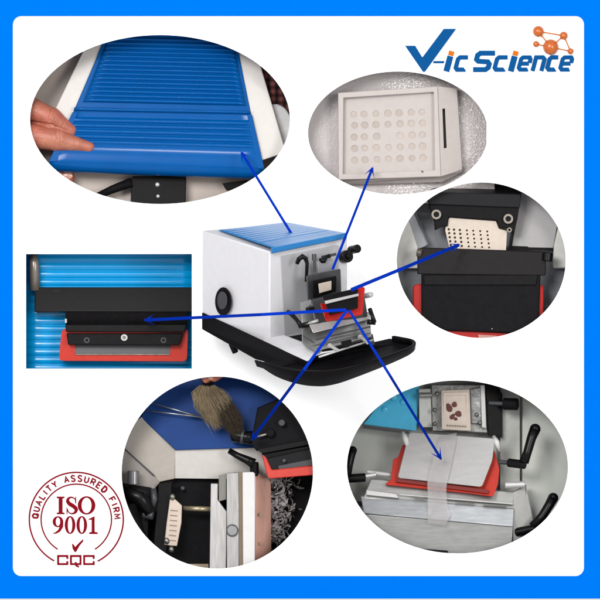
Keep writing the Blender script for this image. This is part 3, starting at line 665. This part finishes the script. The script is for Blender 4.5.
# ================================================================== CLOSE-UP 4: knife holder on ribbed blue lid (rectangle)
c4 = cr(3.158, 15, 240); z5 = cr(3.3333, 20, 250)
cy = mat('cyan_plastic', (0, 158, 226), .2, spec=.5, var=.08, vs=30, k=.75)
rr = []
for k in range(0, 400):
    t = k / 399; y = 246 + t * 130
    rr.append((18, y + 1.2, -40, 200, y - 2.0 + 3.2, -40, 1.8 * abs(math.sin(math.pi * (y - 246) / 7.8)) ** .7))
bl = thing('ribbed_cover', 'bright cyan blue cover with level ribs under the black knife holder', 'cover', (110, 368, -42))
G().rows(rr, 10, 3).out('ribbed_panel', cy, bl, smooth=True)
ko = thing('knife_holder', 'black screwed knife holder bar seated in an orange red plastic frame', 'knife holder', (110, 350, -25))
G().hexa([z5(*p) for p in [(48, 124, -26), (590, 124, -26), (590, 206, -12), (48, 204, -12), (48, 124, -34), (590, 124, -34), (590, 206, -34), (48, 204, -34)]]).out('upper_bar', mat('bar_black', (38, 36, 37), .45, spec=.2), ko, bevel=1)
G().hexa([z5(*p) for p in [(150, 198, -14), (560, 198, -14), (556, 250, -20), (152, 250, -20), (150, 198, -36), (560, 198, -36), (556, 250, -36), (152, 250, -36)]]).out('mid_block', M['black'], ko, bevel=.6)
G().slab(mp(z5, [(150, 248, -13), (556, 248, -13), (548, 274, -11), (152, 272, -11)]), 14).out('lower_rail', M['black'], ko, bevel=.9)
G().slab(mp(z5, [(154, 278, -12), (545, 278, -12), (530, 318, -8), (160, 316, -8)]), 10).out('clamp_strip', M['black'], ko, bevel=1.0)
for x, y, r, m_ in ((222, 301, 3.0, 'screw'), (347, 292, 3.4, 'steelb'), (478, 301, 3.0, 'screw')):
    q = z5(x, y); sc_ = G().ring((q[0], q[1], -8.0), r, r * .5, 2.6, 20).out('screw', M[m_] if m_ == 'steelb' else M['dgrey'], ko, bevel=.3)
    G().rod((q[0], q[1], -11), (q[0], q[1], -9), r * .52).out('socket', M['blackgloss'] if m_ != 'steelb' else M['screw'], sc_)
q = z5(152, 236); G().rod((q[0], q[1] - 2, -13), (q[0], q[1] + 2, -13), 1.2).out('pin', M['steelb'], ko)
rb = plate('red_frame', [tuple(p[:2]) for p in roundpoly([z5(*p) + (0,) for p in [(138, 262), (560, 262), (556, 372), (128, 370)]], 5)],
      [[z5(*p) for p in [(182, 300), (505, 300), (498, 348), (182, 348)]]], lambda x, y: -19, 8, M['redlight'], ko, bevel=1.4)
G().slab(mp(z5, [(180, 300, -20.5), (506, 300, -20.5), (500, 350, -19.6), (180, 350, -19.6)]), 4).out('window_strip', mat('graphite_glass', (82, 80, 84), .3, spec=.5), ko)
G().slab(mp(z5, [(184, 346, -17.6), (500, 346, -17.6), (499, 350, -17.2), (184, 350, -17.2)]), 2).out('strip_edge', M['screw'], ko, bevel=.3)
o = G().tube([(32.5, 258, -30), (33, 256.5, -26), (33.5, 262, -24), (34, 290, -27)], [2.5, 4.2, 5.0, 5.0], 18).out('locating_pin', mat('grey_brown_metal', (150, 140, 128), .3, metal=.4, k=.8), smooth=True)
tag(o, 'grey metal clamp pin standing at the upper left corner of the rectangular close-up', 'clamp pin')
o = G().slab([(34, 290, -24), (60, 290, -24), (60, 313, -20), (34, 312.5, -20)], 10).out('holder_foot', M['dgrey'], ko, bevel=1)

# ================================================================== CLOSE-UP 5: brush, aluminium rails, wax curls
c5 = cr(2.727, 110, 365); za = cr(4, 120, 370); zb = cr(5.217, 115, 460); zc = cr(3.4286, 210, 400)
o = G().slab([(110, 368, -60), (330, 368, -60), (330, 578, -60), (110, 578, -60)], 3).out('machine_bed', M['blackmatte']); tag(o, kind='structure')
navy = mat('navy_lid', (26, 74, 150), .5, spec=.12, var=.1, vs=40, k=1.05)
ld = thing('open_microtome_body', 'navy blue lid over cream white walls behind the brush', 'machine housing', (200, 450, -50))
G().slab(mp(za, [(80, 190, -42), (130, 110, -44), (200, -20, -48), (640, -20, -48), (640, 200, -40), (560, 312, -34), (220, 322, -34)]), 4).out('lid', navy, ld, bevel=.8)
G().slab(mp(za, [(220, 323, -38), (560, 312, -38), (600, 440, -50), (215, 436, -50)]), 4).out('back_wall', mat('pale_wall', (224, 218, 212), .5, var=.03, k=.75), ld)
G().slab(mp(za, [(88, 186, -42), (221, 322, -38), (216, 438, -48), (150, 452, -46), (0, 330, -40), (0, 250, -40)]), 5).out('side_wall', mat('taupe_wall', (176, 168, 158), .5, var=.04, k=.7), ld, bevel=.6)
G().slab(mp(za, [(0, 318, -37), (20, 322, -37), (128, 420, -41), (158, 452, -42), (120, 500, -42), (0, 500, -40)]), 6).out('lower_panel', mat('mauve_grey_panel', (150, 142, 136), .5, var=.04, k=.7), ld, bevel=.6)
G().slab(mp(za, [(8, 312, -35.6), (14, 312, -35.6), (138, 424, -40), (132, 428, -40)]), 3).out('seam', M['dgrey'], ld)
nd = []
for k, (a, b) in enumerate((((128, 134, -33), (345, 196, -30)), ((96, 163, -33), (350, 192, -29)))):
    o = G().tube([za(*a), za(*b)], [.55, .95], 8).out('needle' if 0 else 'forceps_leg', M['steel'], None, smooth=True)
    nd.append(o)
fz = thing('forceps', 'thin steel forceps lying on the navy lid left of the brush', 'forceps', (170, 415, -33))
for o in nd:
    me = o.data; off = o.location - fz.location
    for v_ in me.vertices: v_.co += off
    o.location = (0, 0, 0); o.parent = fz; o.name = 'arm'
bs = thing('brush', 'brush with soft greyish brown bristles sweeping over the navy lid', 'brush', (215, 415, -15))
bm_ = mat('bristles', (166, 148, 120), .9, spec=.05, var=.22, vs=60, k=.75)
# bristle tuft: hundreds of tapering strands as one mesh
def tuft(N, name, m, r0, top0, tip0, spread, rag):
    g = G()
    for k in range(N):
        u = max(-1, min(1, random.gauss(0, .45))); w = random.gauss(0, .4)
        a = Vector((top0[0] + u * r0, top0[1] + random.uniform(-1, 4), -17 + w * 4))
        b = Vector((tip0[0] + u * spread + random.gauss(0, 1.5), tip0[1] - abs(u) ** 2 * rag + random.gauss(0, 4), -18 + w * 7))
        c = a.lerp(b, .33) + Vector((u * 5 + random.gauss(0, 1) - 2, random.gauss(0, .6), w * 3 + 2)); d = a.lerp(b, .68) + Vector((u * 5 + random.gauss(0, 1.3) - 2, random.gauss(0, .6), w * 4 + 3))
        g.tube([a, c, d, b], [.16, .2, .17, .05], 3, cap=False)
    return g.out(name, m, bs)
tuft(5200, 'bristle_tuft', bm_, 7.5, (207, 386), (217, 420), 13, 12)
tuft(1500, 'dark_bristles', mat('dark_bristles', (86, 76, 64), .9, spec=.05, var=.3, vs=300, k=.75), 5, (215, 389), (237, 431), 6, 3)
G().tube([(209, 386, -16), (206, 380, -15), (203, 368, -13), (200, 355, -12)], [5.6, 4.6, 4.2, 4], 18, flat=.6).out('ferrule', M['blackmatte'], bs, smooth=True)
# fingers that hold it, at the top edge
hd2 = thing('hand', 'fingertips holding the brush at the top of the round close-up', 'hand', (210, 370, -15))
g = G()
finger(g, [(202, 352, -14), (201, 362, -12), (203, 371, -10), (206, 379, -10)], [6, 6, 5.8, 4.6])
finger(g, [(232, 352, -14), (229, 362, -12), (223, 371, -10), (214, 377.5, -10)], [7, 6.6, 6, 4.8])
finger(g, [(243, 352, -18), (241, 360, -16), (236, 367, -14), (230, 372, -14)], [6.5, 6.2, 5.8, 4.6])
finger(g, [(252, 350, -20), (250, 356, -18), (246, 362, -17), (241, 366, -17)], [6, 5.6, 5.2, 4.2])
finger(g, [(259, 345, -22), (259, 350, -22), (256, 355, -22), (252, 358, -22)], [5.2, 4.8, 4.4, 3.8])
g.ball((228, 347, -17), 15, 24, (2.0, .6, .6))
h = g.out('skin', skin, hd2); remesh(h, .9, 6)
G().ball((211, 377.5, -6.6), 3.2, 16, (1.1, .8, .4)).out('nail', mat('nail', (214, 160, 140)), hd2, smooth=True)
# black clamp knob at the arrow tip
kn = thing('clamp_roller', 'black cylindrical knob between the brush and the arrow tip', 'knob', (243, 438, -20))
G().tube([(230, 435.5, -22), (233, 435, -22), (240, 436.5, -20), (246, 437.5, -19), (252, 438, -18)], [5.6, 7.4, 6.2, 6.2, 7.0], 22).out('roller', M['blackgloss'], kn, smooth=True)
G().ring((244, 437, -19), 7.2, 5.0, 3, 24, ax=(1, .15, .1)).out('collar', M['dgrey'], kn, bevel=.4)
# black lever over the white wall
lv = thing('clamping_lever', 'black clamping lever lying against the white wall behind the rails', 'lever', (255, 470, -25))
G().tube([za(436, 324, -24), za(470, 344, -22), za(510, 362, -20), za(535, 376, -20)], [3.0, 3.3, 4.2, 5.4], 18).out('handle', M['blackgloss'], lv, smooth=True)
G().rod(za(536, 370, -20), za(538, 425, -22), 4.6, 20).out('hub', M['blackgloss'], lv, bevel=.8)
# knife holder right
kr = thing('knife_carrier', 'black knife carrier with bolts and an orange red guard, cut by the right edge', 'knife carrier', (290, 450, -15))
G().slab(mp(zc, [(162, 28, -22), (250, -10, -20), (380, 60, -16), (380, 140, -10), (160, 176, -12), (140, 150, -14)]), 14).out('body', M['blackmatte'], kr, bevel=1.0)
G().slab(mp(zc, [(158, 170, -9), (380, 126, -9), (380, 146, -8), (182, 184, -8)]), 10).out('front_rail', M['black'], kr, bevel=.6)
G().slab(mp(zc, [(182, 186, -12), (380, 150, -12), (380, 160, -12), (190, 202, -12)]), 10).out('lower_rail', M['blackgloss'], kr, bevel=.5)
G().slab(mp(zc, [(186, 192, -14), (380, 160, -14), (380, 250, -13), (205, 252, -13)]), 8).out('plate', mat('satin_black', (32, 32, 35)), kr, bevel=.5)
G().slab(mp(zc, [(232, 226, -10.5), (380, 196, -10.5), (380, 222, -10.5), (236, 242, -10.5)]), 6).out('blade_clamp', M['dgrey'], kr, bevel=.7)
G().slab(roundpoly(mp(zc, [(178, 190, -12.5), (188, 186, -12.5), (212, 240, -9), (380, 222, -9), (380, 256, -8), (204, 270, -8), (196, 262, -8)]), 1.5), 7).out('red_guard', M['redlight'], kr, bevel=.9)
for x, y, r in ((246, 78, 3.4), (206, 112, 4.4), (254, 208, 2.0)):
    q = zc(x, y); G().rod((q[0], q[1], -20), (q[0], q[1], -6.5 if r > 3 else -8.5), r, 22).out('bolt', M['dgrey'] if r < 4 else M['black'], kr, bevel=.7)
q = zc(212, 112); G().rod((q[0] - 14, q[1] + 4, -9), (q[0], q[1], -8), 1.4).out('pin', M['screw'], kr)
# wax curls
wax = mat('wax_shavings', (150, 142, 140), .35, spec=.5, var=.4, vs=90, k=.8)
g = G()
for k in range(420):
    x = 269 + abs(random.gauss(0, 12)); y = random.uniform(474, 546)
    if x > 300 or (x - 217) ** 2 + (y - 472) ** 2 > 94 ** 2: continue
    a = random.uniform(0, 6.28); n = random.randint(4, 10); zz = random.uniform(-52, -36); tw = random.uniform(-.45, .45); L_ = random.uniform(.5, 1.7); wd = random.choice((.5, .9, 1.4, 2.2))
    up = Vector((random.gauss(0, .5), random.gauss(0, .5), 1)); Lf = []; Rt = []
    for i in range(n):
        t = Vector((math.cos(a), math.sin(a), random.uniform(-.3, .3))); sd = t.cross(up).normalized() * wd * random.uniform(.35, 1.1) * (.35 + math.sin(math.pi * (i + .3) / n))
        c = Vector((x, y, zz)); Lf.append(c + sd * .6); Rt.append(c - sd * .6 + Vector((0, 0, random.uniform(-.5, .5))))
        x += t.x * L_; y += t.y * L_; zz += t.z * L_; a += tw + random.uniform(-.5, .5)
    V = [W(*q) for q in Lf + Rt] + [W(q[0], q[1], q[2] - .18) for q in Lf + Rt]; F = []
    for i in range(n - 1):
        F += [[i, i + 1, n + i + 1, n + i], [2 * n + i, 3 * n + i, 3 * n + i + 1, 2 * n + i + 1], [i, 2 * n + i, 2 * n + i + 1, i + 1], [n + i, n + i + 1, 3 * n + i + 1, 3 * n + i]]
    F += [[0, n, 3 * n, 2 * n], [n - 1, 3 * n - 1, 4 * n - 1, 2 * n - 1] if 0 else [n - 1, 3 * n - 1, 4 * n - 1, 2 * n - 1]]
    g.add(V, F)
o = g.out('wax_shavings', wax); tag(o, 'heap of curled pale grey wax shavings on the black bed', 'shavings', kind='stuff')
# aluminium rails
al = mat('brushed_aluminium', (205, 202, 200), .28, metal=.7, var=.16, vs=120, stretch=(6, 5, .35), k=.9)
ra = thing('guide_rail', 'tall brushed aluminium guide rail with round screw and a copper toned reflection coloured onto its side', 'rail', (245, 560, -30))
za2 = zb
G().slab([(210.5, 484, -30), (218, 484, -30), (217.5, 500, -30), (226.5, 512, -28), (226, 575, -26), (209, 575, -28)], 18).out('left_plate', al, ra, bevel=.6)
G().slab([(218.5, 476, -26), (226, 474, -24), (226, 500, -24), (218.5, 502, -28)], 10).out('upper_block', mat('grey_aluminium', (150, 148, 140), .4, metal=.3, k=.8), ra, bevel=.5)
G().slab([(226.5, 473.5, -20), (238.6, 472.5, -20), (239, 576, -16), (226.5, 576, -16)], 24).out('centre_plate', al, ra, bevel=.7)
G().slab([(238.6, 473, -22), (242.4, 473, -22), (243, 576, -18), (239, 576, -18)], 20).out('channel', mat('bronze_edge', (150, 132, 110), .4, metal=.4), ra)
G().slab([(242.4, 472.5, -17), (255, 472, -17), (255, 576, -12), (243, 576, -12)], 24).out('bright_plate', mat('polished_aluminium', (246, 245, 243), .3, metal=.2, var=.02, k=.95), ra, bevel=.6)
G().slab([(255, 472.5, -18), (266, 477, -22), (271, 482, -26), (271.5, 580, -22), (255, 580, -14)], 20).out('reflection_side', mat('copper_reflection_tint', (200, 154, 138), .3, metal=.75, var=.3, vs=26, stretch=(3, 1, .6), k=.85), ra, bevel=.5)  # pinkish copper reflection is put into the colour of this rail side
q = c5(333, 452); s_ = G().rod((q[0], q[1], -20), (q[0], q[1], -15.5), 5.4, 28).out('screw', M['steel'], ra, bevel=.8)
G().ring((q[0], q[1], -15.6), 6.2, 5.3, 2, 28).out('countersink', M['dgrey'], s_)
for (x, y) in ((260.5, 515), (260.5, 544)): G().rod((x, y, -22), (x, y, -15.5), 1.7, 16).out('side_screw', mat('bronze_edge', (150, 132, 110)), ra)
o = G().rod((183, 509, -40), (211.5, 509.8, -38), 2.5, 18).out('guide_rod', mat('brass_rod', (190, 172, 140), .25, metal=.6, k=.8), smooth=True); tag(o, 'short brass coloured rod joining the black bed to the rail', 'rod')
# left: clear cylinder, dark handles and cassette
o = G().tube([(126, 471, -30), (126, 474, -28), (126.5, 484, -28)], [5.5, 6, 6], 22).tube([(137, 0, 0), (137, 0, .01)], .01, 3).out('glass_post', mat('grey_glass', (165, 162, 160), .1, spec=.8, var=.1), smooth=True) if 0 else \
    G().rod((133, 471, -26), (133, 485, -26), 6, 24).out('metal_post', mat('satin_post', (150, 148, 148), .15, metal=.6, var=.05, k=.9), bevel=.8)
tag(o, 'short shiny grey post standing on the dark drive parts at far left', 'post')
dk = thing('drive_mechanism', 'black drive parts with a handle left of the clamped cassette', 'mechanism', (145, 510, -30))
G().slab([(118, 483, -30), (150, 488, -32), (158, 493, -34), (157, 512, -32), (148, 515, -32), (147, 560, -32), (118, 540, -30)], 16).out('block', M['blackmatte'], dk, bevel=1.2)
G().tube([(122, 492, -26), (140, 498, -24), (150, 514, -22)], [7, 8, 6], 18).out('handle', M['blackgloss'], dk, smooth=True)
G().rod((143, 514, -24), (153, 516, -22), 4.6, 20).out('knob', M['dgrey'], dk, bevel=.8)
G().tube([(128, 505, -28), (134, 530, -28), (142, 548, -28)], [9, 9, 7], 18).out('grip', M['black'], dk, smooth=True)
G().tube([(153, 489, -30), (154, 500, -29), (152, 508, -29)], [3, 3.4, 2.5], 14).out('link', M['dgrey'], dk, smooth=True)
G().slab([(158, 484, -34), (172, 482, -34), (166, 560, -30), (152, 556, -30)], 14).out('wall', M['black'], dk, bevel=1)
ct2 = thing('edge_cassette', 'narrow beige cassette seen edge on between two small screws', 'cassette', (172, 520, -28))
G().slab([zb(*p) + (-26,) for p in [(285, 205), (310, 205), (348, 240), (345, 330), (322, 452), (290, 450), (255, 445), (268, 330)]], 5).out('body', mat('beige_cassette', (214, 196, 180), .5, var=.06, k=.8), ct2, bevel=.7)
g = G()
for k in range(7):
    y = 262 + k * 26; g.slab([zb(*p) + (-25.6,) for p in [(288 - k * 1.5, y), (326 - k * 1.5, y + 4), (325 - k * 1.5, y + 9), (287 - k * 1.5, y + 5)]], .6)
g.out('rib', mat('beige_groove', (160, 140, 124), .6), ct2)
for x, y in ((298, 195), (268, 425), (292, 470)):
    q = zb(x, y); G().ball((q[0], q[1], -25), 2.9, 16, (1, 1.15, .7)).out('screw', M['screw'], ct2, smooth=True)
q = zb(350, 152); o = G().ball((q[0], q[1], -52), 2.4, 14, (1, 1, .6)).rod((q[0], q[1], -57), (q[0], q[1], -52), 2.4).out('bed_screw', M['dgrey'], smooth=True); tag(o, 'small grey screw in the black bed beneath the white wall', 'screw')
o = G().slab([(176, 565, -50), (208, 565, -50), (208, 575, -50), (176, 575, -50)], 4).out('bed_edge', mat('tan_edge', (190, 170, 140), .5)); tag(o, 'tan strip at the bottom edge of the black bed', 'strip')

# ================================================================== CLOSE-UP 6: taped steel plate on red tray
c6 = cr(2.5, 335, 365); zd = cr(3.3333, 340, 380); ze = cr(3.243, 450, 375); zf = cr(4.2857, 400, 380)
o = G().slab([(338, 372, -64), (582, 372, -64), (582, 562, -64), (338, 562, -64)], 3).out('machine_wall', mat('grey_green_wall', (192, 194, 186), .5, var=.03, vs=20, k=.72)); tag(o, kind='structure')
pn = thing('tall_partition', 'tall pale grey panel with a groove behind the black levers', 'panel', (520, 540, -52))
G().slab(mp(ze, [(165, 20, -56), (230, 20, -56), (230, 420, -54), (165, 400, -54)]), 4).out('panel', mat('grey_green_panel', (186, 187, 180), .5, k=.75), pn, bevel=.5)
G().slab(mp(ze, [(238, 20, -56), (400, 20, -50), (400, 600, -50), (236, 560, -54)]), 4).out('panel', mat('grey_green_wall', (190, 190, 184)), pn, bevel=.8)
bp6 = thing('blue_cover', 'bright light blue cover corner with faint raised dots', 'cover', (395, 420, -50))
G().slab(mp(zd, [(78, 150, -50), (150, 60, -52), (240, -10, -54), (270, -10, -54), (256, 172, -48)]), 5).out('cover', mat('light_blue_plastic', (70, 186, 228), .3, spec=.4, k=.68), bp6, bevel=.6)
for x, y in ((150, 100), (140, 130), (205, 125), (212, 75), (180, 60)):
    q = zd(x, y); G().ball((q[0], q[1], -51.2), 3.6, 14, (1, 1, .3)).out('dot', mat('light_blue_plastic', (60, 176, 222)), bp6, smooth=True)
G().slab(mp(zd, [(76, 152, -47), (232, 174, -46), (230, 182, -46), (76, 162, -47)]), 3).out('dark_edge', M['dgrey'], bp6)
sh = thing('specimen_holder', 'silver and black specimen head holding the spotted cassette', 'specimen head', (450, 430, -40))
sv = mat('worn_steel', (168, 168, 166), .3, metal=.6, var=.3, vs=130, bump=.5, bs=160, k=.8)
G().slab(mp(zf, [(135, 20, -44), (370, 20, -44), (380, 230, -42), (140, 222, -42)]), 12).out('block', sv, sh, bevel=1)
G().slab(mp(zf, [(82, 40, -46), (135, 38, -46), (140, 205, -44), (84, 205, -44)]), 6).out('left_plate', mat('pale_steel', (214, 214, 208), .4, metal=.2, k=.8), sh, bevel=.6)
G().rod(zf(84, 66, -38), zf(140, 66, -38), 2.6).out('pin', sv, sh, bevel=.5)
G().slab(mp(zf, [(300, 40, -38), (350, 30, -36), (352, 190, -36), (304, 190, -38)]), 6).out('right_jaw', sv, sh, bevel=1)
G().slab(mp(zf, [(346, 22, -34), (366, 22, -34), (372, 210, -34), (352, 205, -34)]), 8).out('bright_edge', M['steelb'], sh, bevel=.6)
G().slab(mp(zf, [(368, 10, -40), (408, 14, -42), (440, 60, -44), (440, 246, -42), (380, 240, -38)]), 10).out('black_column', M['black'], sh, bevel=.8)
G().slab(mp(zf, [(412, 40, -46), (442, 60, -48), (446, 250, -48), (410, 250, -46)]), 6).out('grey_side', M['dgrey'], sh, bevel=.6)
for x, y in ((160, 60), (150, 130), (330, 150), (345, 185), (150, 190)):
    G().ball(zf(x, y, -34), 2.2, 12, (1, 1, .7)).out('bolt', M['screw'], sh, smooth=True)
cc = thing('specimen_cassette', 'cream cassette with red brown tissue spots mounted above the steel plate', 'cassette', (456, 420, -30))
G().slab(roundpoly(mp(zf, [(178, 45, -30), (300, 40, -30), (306, 220, -28), (180, 214, -28)]), 1.2), 8).out('body', M['cream'], cc, bevel=.7)
plate('raised_rim', [zf(*p) for p in [(186, 56), (294, 52), (298, 206), (188, 202)]], [[zf(*p) for p in [(198, 68), (284, 65), (288, 185), (200, 182)]]], lambda x, y: -28.4, 1.4, M['cream'], cc, bevel=.3)
tis = mat('tissue', (92, 24, 14), .3, spec=.5, var=.35, vs=350, k=.8)
for x, y, a, b, r in ((212, 120, 2.9, 4.6, -.4), (235, 106, 2.6, 2.8, .2), (252, 146, 3.4, 3.0, .4), (226, 158, 2.2, 3.4, .7), (240, 168, 2.0, 1.8, 0)):
    q = zf(x, y); pts = []
    for k in range(16):
        t = 2 * math.pi * k / 16; u = a * math.cos(t) * (1 + .15 * math.sin(3 * t)); w = b * math.sin(t); pts.append((q[0] + u * math.cos(r) - w * math.sin(r), q[1] + u * math.sin(r) + w * math.cos(r), -28.2))
    G().slab(pts, 1.2).out('tissue_spot', tis, cc, bevel=.4)
for k in range(8):
    q = zf(205 + k * 11, 196 + .6 * k); G().rod((q[0], q[1], -28), (q[0], q[1], -26.6), .8, 8).out('pip', mat('olive_pip', (140, 126, 96), .6), cc)
# base
bsx = mat('matt_aluminium', (186, 186, 183), .3, metal=.6, var=.12, vs=60, stretch=(1, 1, 6), k=.85)
mb = thing('machine_stage', 'wide grey aluminium clamp base under the red tray', 'base', (445, 552, -20))
G().slab(mp(c6, [(90, 285, -30), (445, 318, -26), (480, 300, -30), (480, 345, -30), (450, 360, -22), (70, 335, -22)]), 14).out('upper_block', bsx, mb, bevel=1)
G().slab(mp(c6, [(78, 312, -20), (155, 322, -19), (160, 334, -18), (78, 326, -18)]), 6).out('left_step', M['steelb'], mb, bevel=.8)
g = G().slab(mp(c6, [(160, 322, -21.5), (445, 346, -18.5), (445, 350, -18.5), (160, 327, -21.5)]), 6)
g.out('long_ledge', mat('pale_ledge', (222, 221, 218), .4, metal=.15), mb, bevel=.5)
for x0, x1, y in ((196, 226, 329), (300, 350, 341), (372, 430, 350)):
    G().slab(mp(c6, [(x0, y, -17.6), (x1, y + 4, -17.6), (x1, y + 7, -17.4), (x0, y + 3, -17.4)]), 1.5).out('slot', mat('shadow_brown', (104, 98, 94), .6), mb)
G().slab(mp(c6, [(64, 328, -23.5), (450, 360, -20.5), (446, 405, -12), (72, 372, -16)]), 12).out('sloped_face', mat('pale_aluminium', (204, 207, 210), .28, metal=.6, var=.14, stretch=(1, 1, 5), vs=60, k=.88), mb, bevel=1)
G().slab(mp(c6, [(70, 372, -19), (446, 404, -15), (440, 500, -18), (70, 500, -22)]), 14).out('front_face', bsx, mb, bevel=1)
G().slab(mp(c6, [(450, 318, -26), (478, 300, -30), (500, 400, -34), (446, 470, -24), (446, 380, -20)]), 10).out('right_end', mat('grey_end', (196, 195, 190), .4, k=.85), mb, bevel=.8)
q = zd(316, 566); G().slab([(422, 549, -14), (448, 551, -14), (448, 562, -14), (422, 562, -14)], 5).out('bottom_clip', M['blackmatte'], mb, bevel=.6)
G().rod(c6(425, 301, -20), c6(476, 299, -22), 3.4, 20).out('white_pin', M['steelb'], mb, bevel=.8)
rt = thing('knife_tray', 'orange red plastic knife tray with raised ears under the steel plate', 'tray', (440, 490, -20))
RM = mat('tomato_plastic', (200, 46, 26), .35, spec=.2, var=.05, k=.85)
G().slab(roundpoly(mp(c6, [(124, 300, -20), (140, 288, -20), (146, 236, -26), (158, 232, -28), (170, 200, -32), (400, 215, -28), (412, 262, -22), (408, 300, -19), (396, 330, -17), (340, 322, -17)]), 2.2), 7).out('tray', RM, rt, bevel=1.4)
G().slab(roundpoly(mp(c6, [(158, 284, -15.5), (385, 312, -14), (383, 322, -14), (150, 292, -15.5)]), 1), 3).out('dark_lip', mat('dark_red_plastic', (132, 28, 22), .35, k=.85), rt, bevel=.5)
G().rod(c6(80, 268, -30), c6(140, 276, -30), 2.6).out('white_pin', M['steelb'], rt, bevel=.5)
sp_ = thing('steel_plate', 'flat rounded grey steel plate taped across the red tray', 'plate', (445, 470, -14))
G().slab(roundpoly(mp(c6, [(186, 168, -24), (402, 184, -21), (394, 240, -15), (368, 306, -9), (156, 283, -12)]), 3.6, 8), 2.4).out('plate', mat('brushed_plate', (172, 170, 169), .42, metal=.4, var=.05, vs=60, stretch=(1, 1, 5), bump=.15, bs=700, k=.86), sp_, bevel=.6)
tape = mat('frosted_tape', (226, 222, 220), .25, spec=.5, var=.08, vs=90, alpha=.3, bump=.4, bs=120, k=.9)
o = G(); tp_rows = []
for (xl, yl, xr, yr, d) in ((262, 178, 305, 170, -19.5), (256, 200, 303, 196, -17.4), (243, 235, 296, 232, -14.4), (235, 262, 290, 262, -11.6), (231, 292, 280, 298, -8.4), (231, 304, 279, 308, -8.8), (232, 322, 279, 326, -12.2), (232, 350, 282, 354, -14), (233, 372, 290, 376, -12), (231, 396, 276, 402, -10.6)):
    tp_rows.append((*c6(xl, yl, d), *c6(xr, yr, d + .4), 0))
o = G().rows(tp_rows, 12, .2).out('adhesive_tape', tape, smooth=True); tag(o, 'translucent strip of tape down the middle of the steel plate', 'tape')
wp = mat('white_plastic', (236, 234, 230), .3, k=.9)
for a, b, lab in (((170, 170), (184, 210), 'small white corner clip left of the steel plate'), ((398, 180), (412, 215), 'small white corner clip right of the steel plate')):
    o = G().tube([c6(*a, -26), c6((a[0] + b[0]) / 2, (a[1] + b[1]) / 2 - 4, -20), c6(*b, -24)], [2.0, 3.0, 2.0], 12).out('corner_clip', wp, smooth=True); tag(o, lab, 'clip')
# levers
def lever(label, hub, base, pts, rad, at):
    t = thing('clamping_lever', label, 'lever', at, 'black clamping levers')
    G().tube(pts, rad, 18).ball(pts[-1], rad[-1], 18).out('handle', M['blackgloss'], t, smooth=True)
    G().rod(hub, base, 4.4, 22).out('hub', M['blackgloss'], t, bevel=1.0)
    return t
t = lever('black clamping lever rising to the right beside the steel plate', ze(190, 285, -20), ze(245, 292, -12), [ze(240, 284, -10), ze(252, 250, -10), ze(265, 205, -12), ze(277, 176, -14)], [5.0, 4.4, 4.8, 5.6], (515, 460, -20))
G().rod(ze(160, 283, -24), ze(192, 285, -20), 2.2).out('shaft', M['dgrey'], t, bevel=.3)
t = lever('black clamping lever at the lower right of the aluminium base', ze(215, 512, -26), ze(280, 498, -20), [ze(270, 494, -18), ze(300, 460, -18), ze(322, 425, -20), ze(336, 400, -22)], [5.4, 4.6, 4.8, 5.4], (530, 525, -25))
t = lever('black clamping lever cut by the left edge of the taped plate close-up', zd(20, 330, -24), zd(86, 326, -24), [zd(24, 318, -20), zd(32, 280, -20), zd(38, 250, -22), zd(42, 236, -24)], [4.2, 3.8, 4.2, 4.6], (352, 475, -25))
G().rod(zd(84, 322, -25), zd(120, 316, -27), 2.2).out('shaft', M['steelb'], t, bevel=.3)
t = thing('adjusting_knob', 'short black adjusting knob at the top right of the specimen head', 'knob', (516, 403, -35))
G().rod(ze(176, 94, -36), ze(222, 96, -32), 6.0, 26).out('grip', M['blackmatte'], t, bevel=1.0)
G().rod(ze(128, 92, -40), ze(178, 94, -36), 2.4).out('shaft', M['dgrey'], t, bevel=.4)
o = G().slab(mp(zd, [(58, 405, -24), (80, 408, -24), (80, 424, -24), (58, 420, -24)]), 6).out('base_foot', M['blackmatte'], mb, bevel=.6)
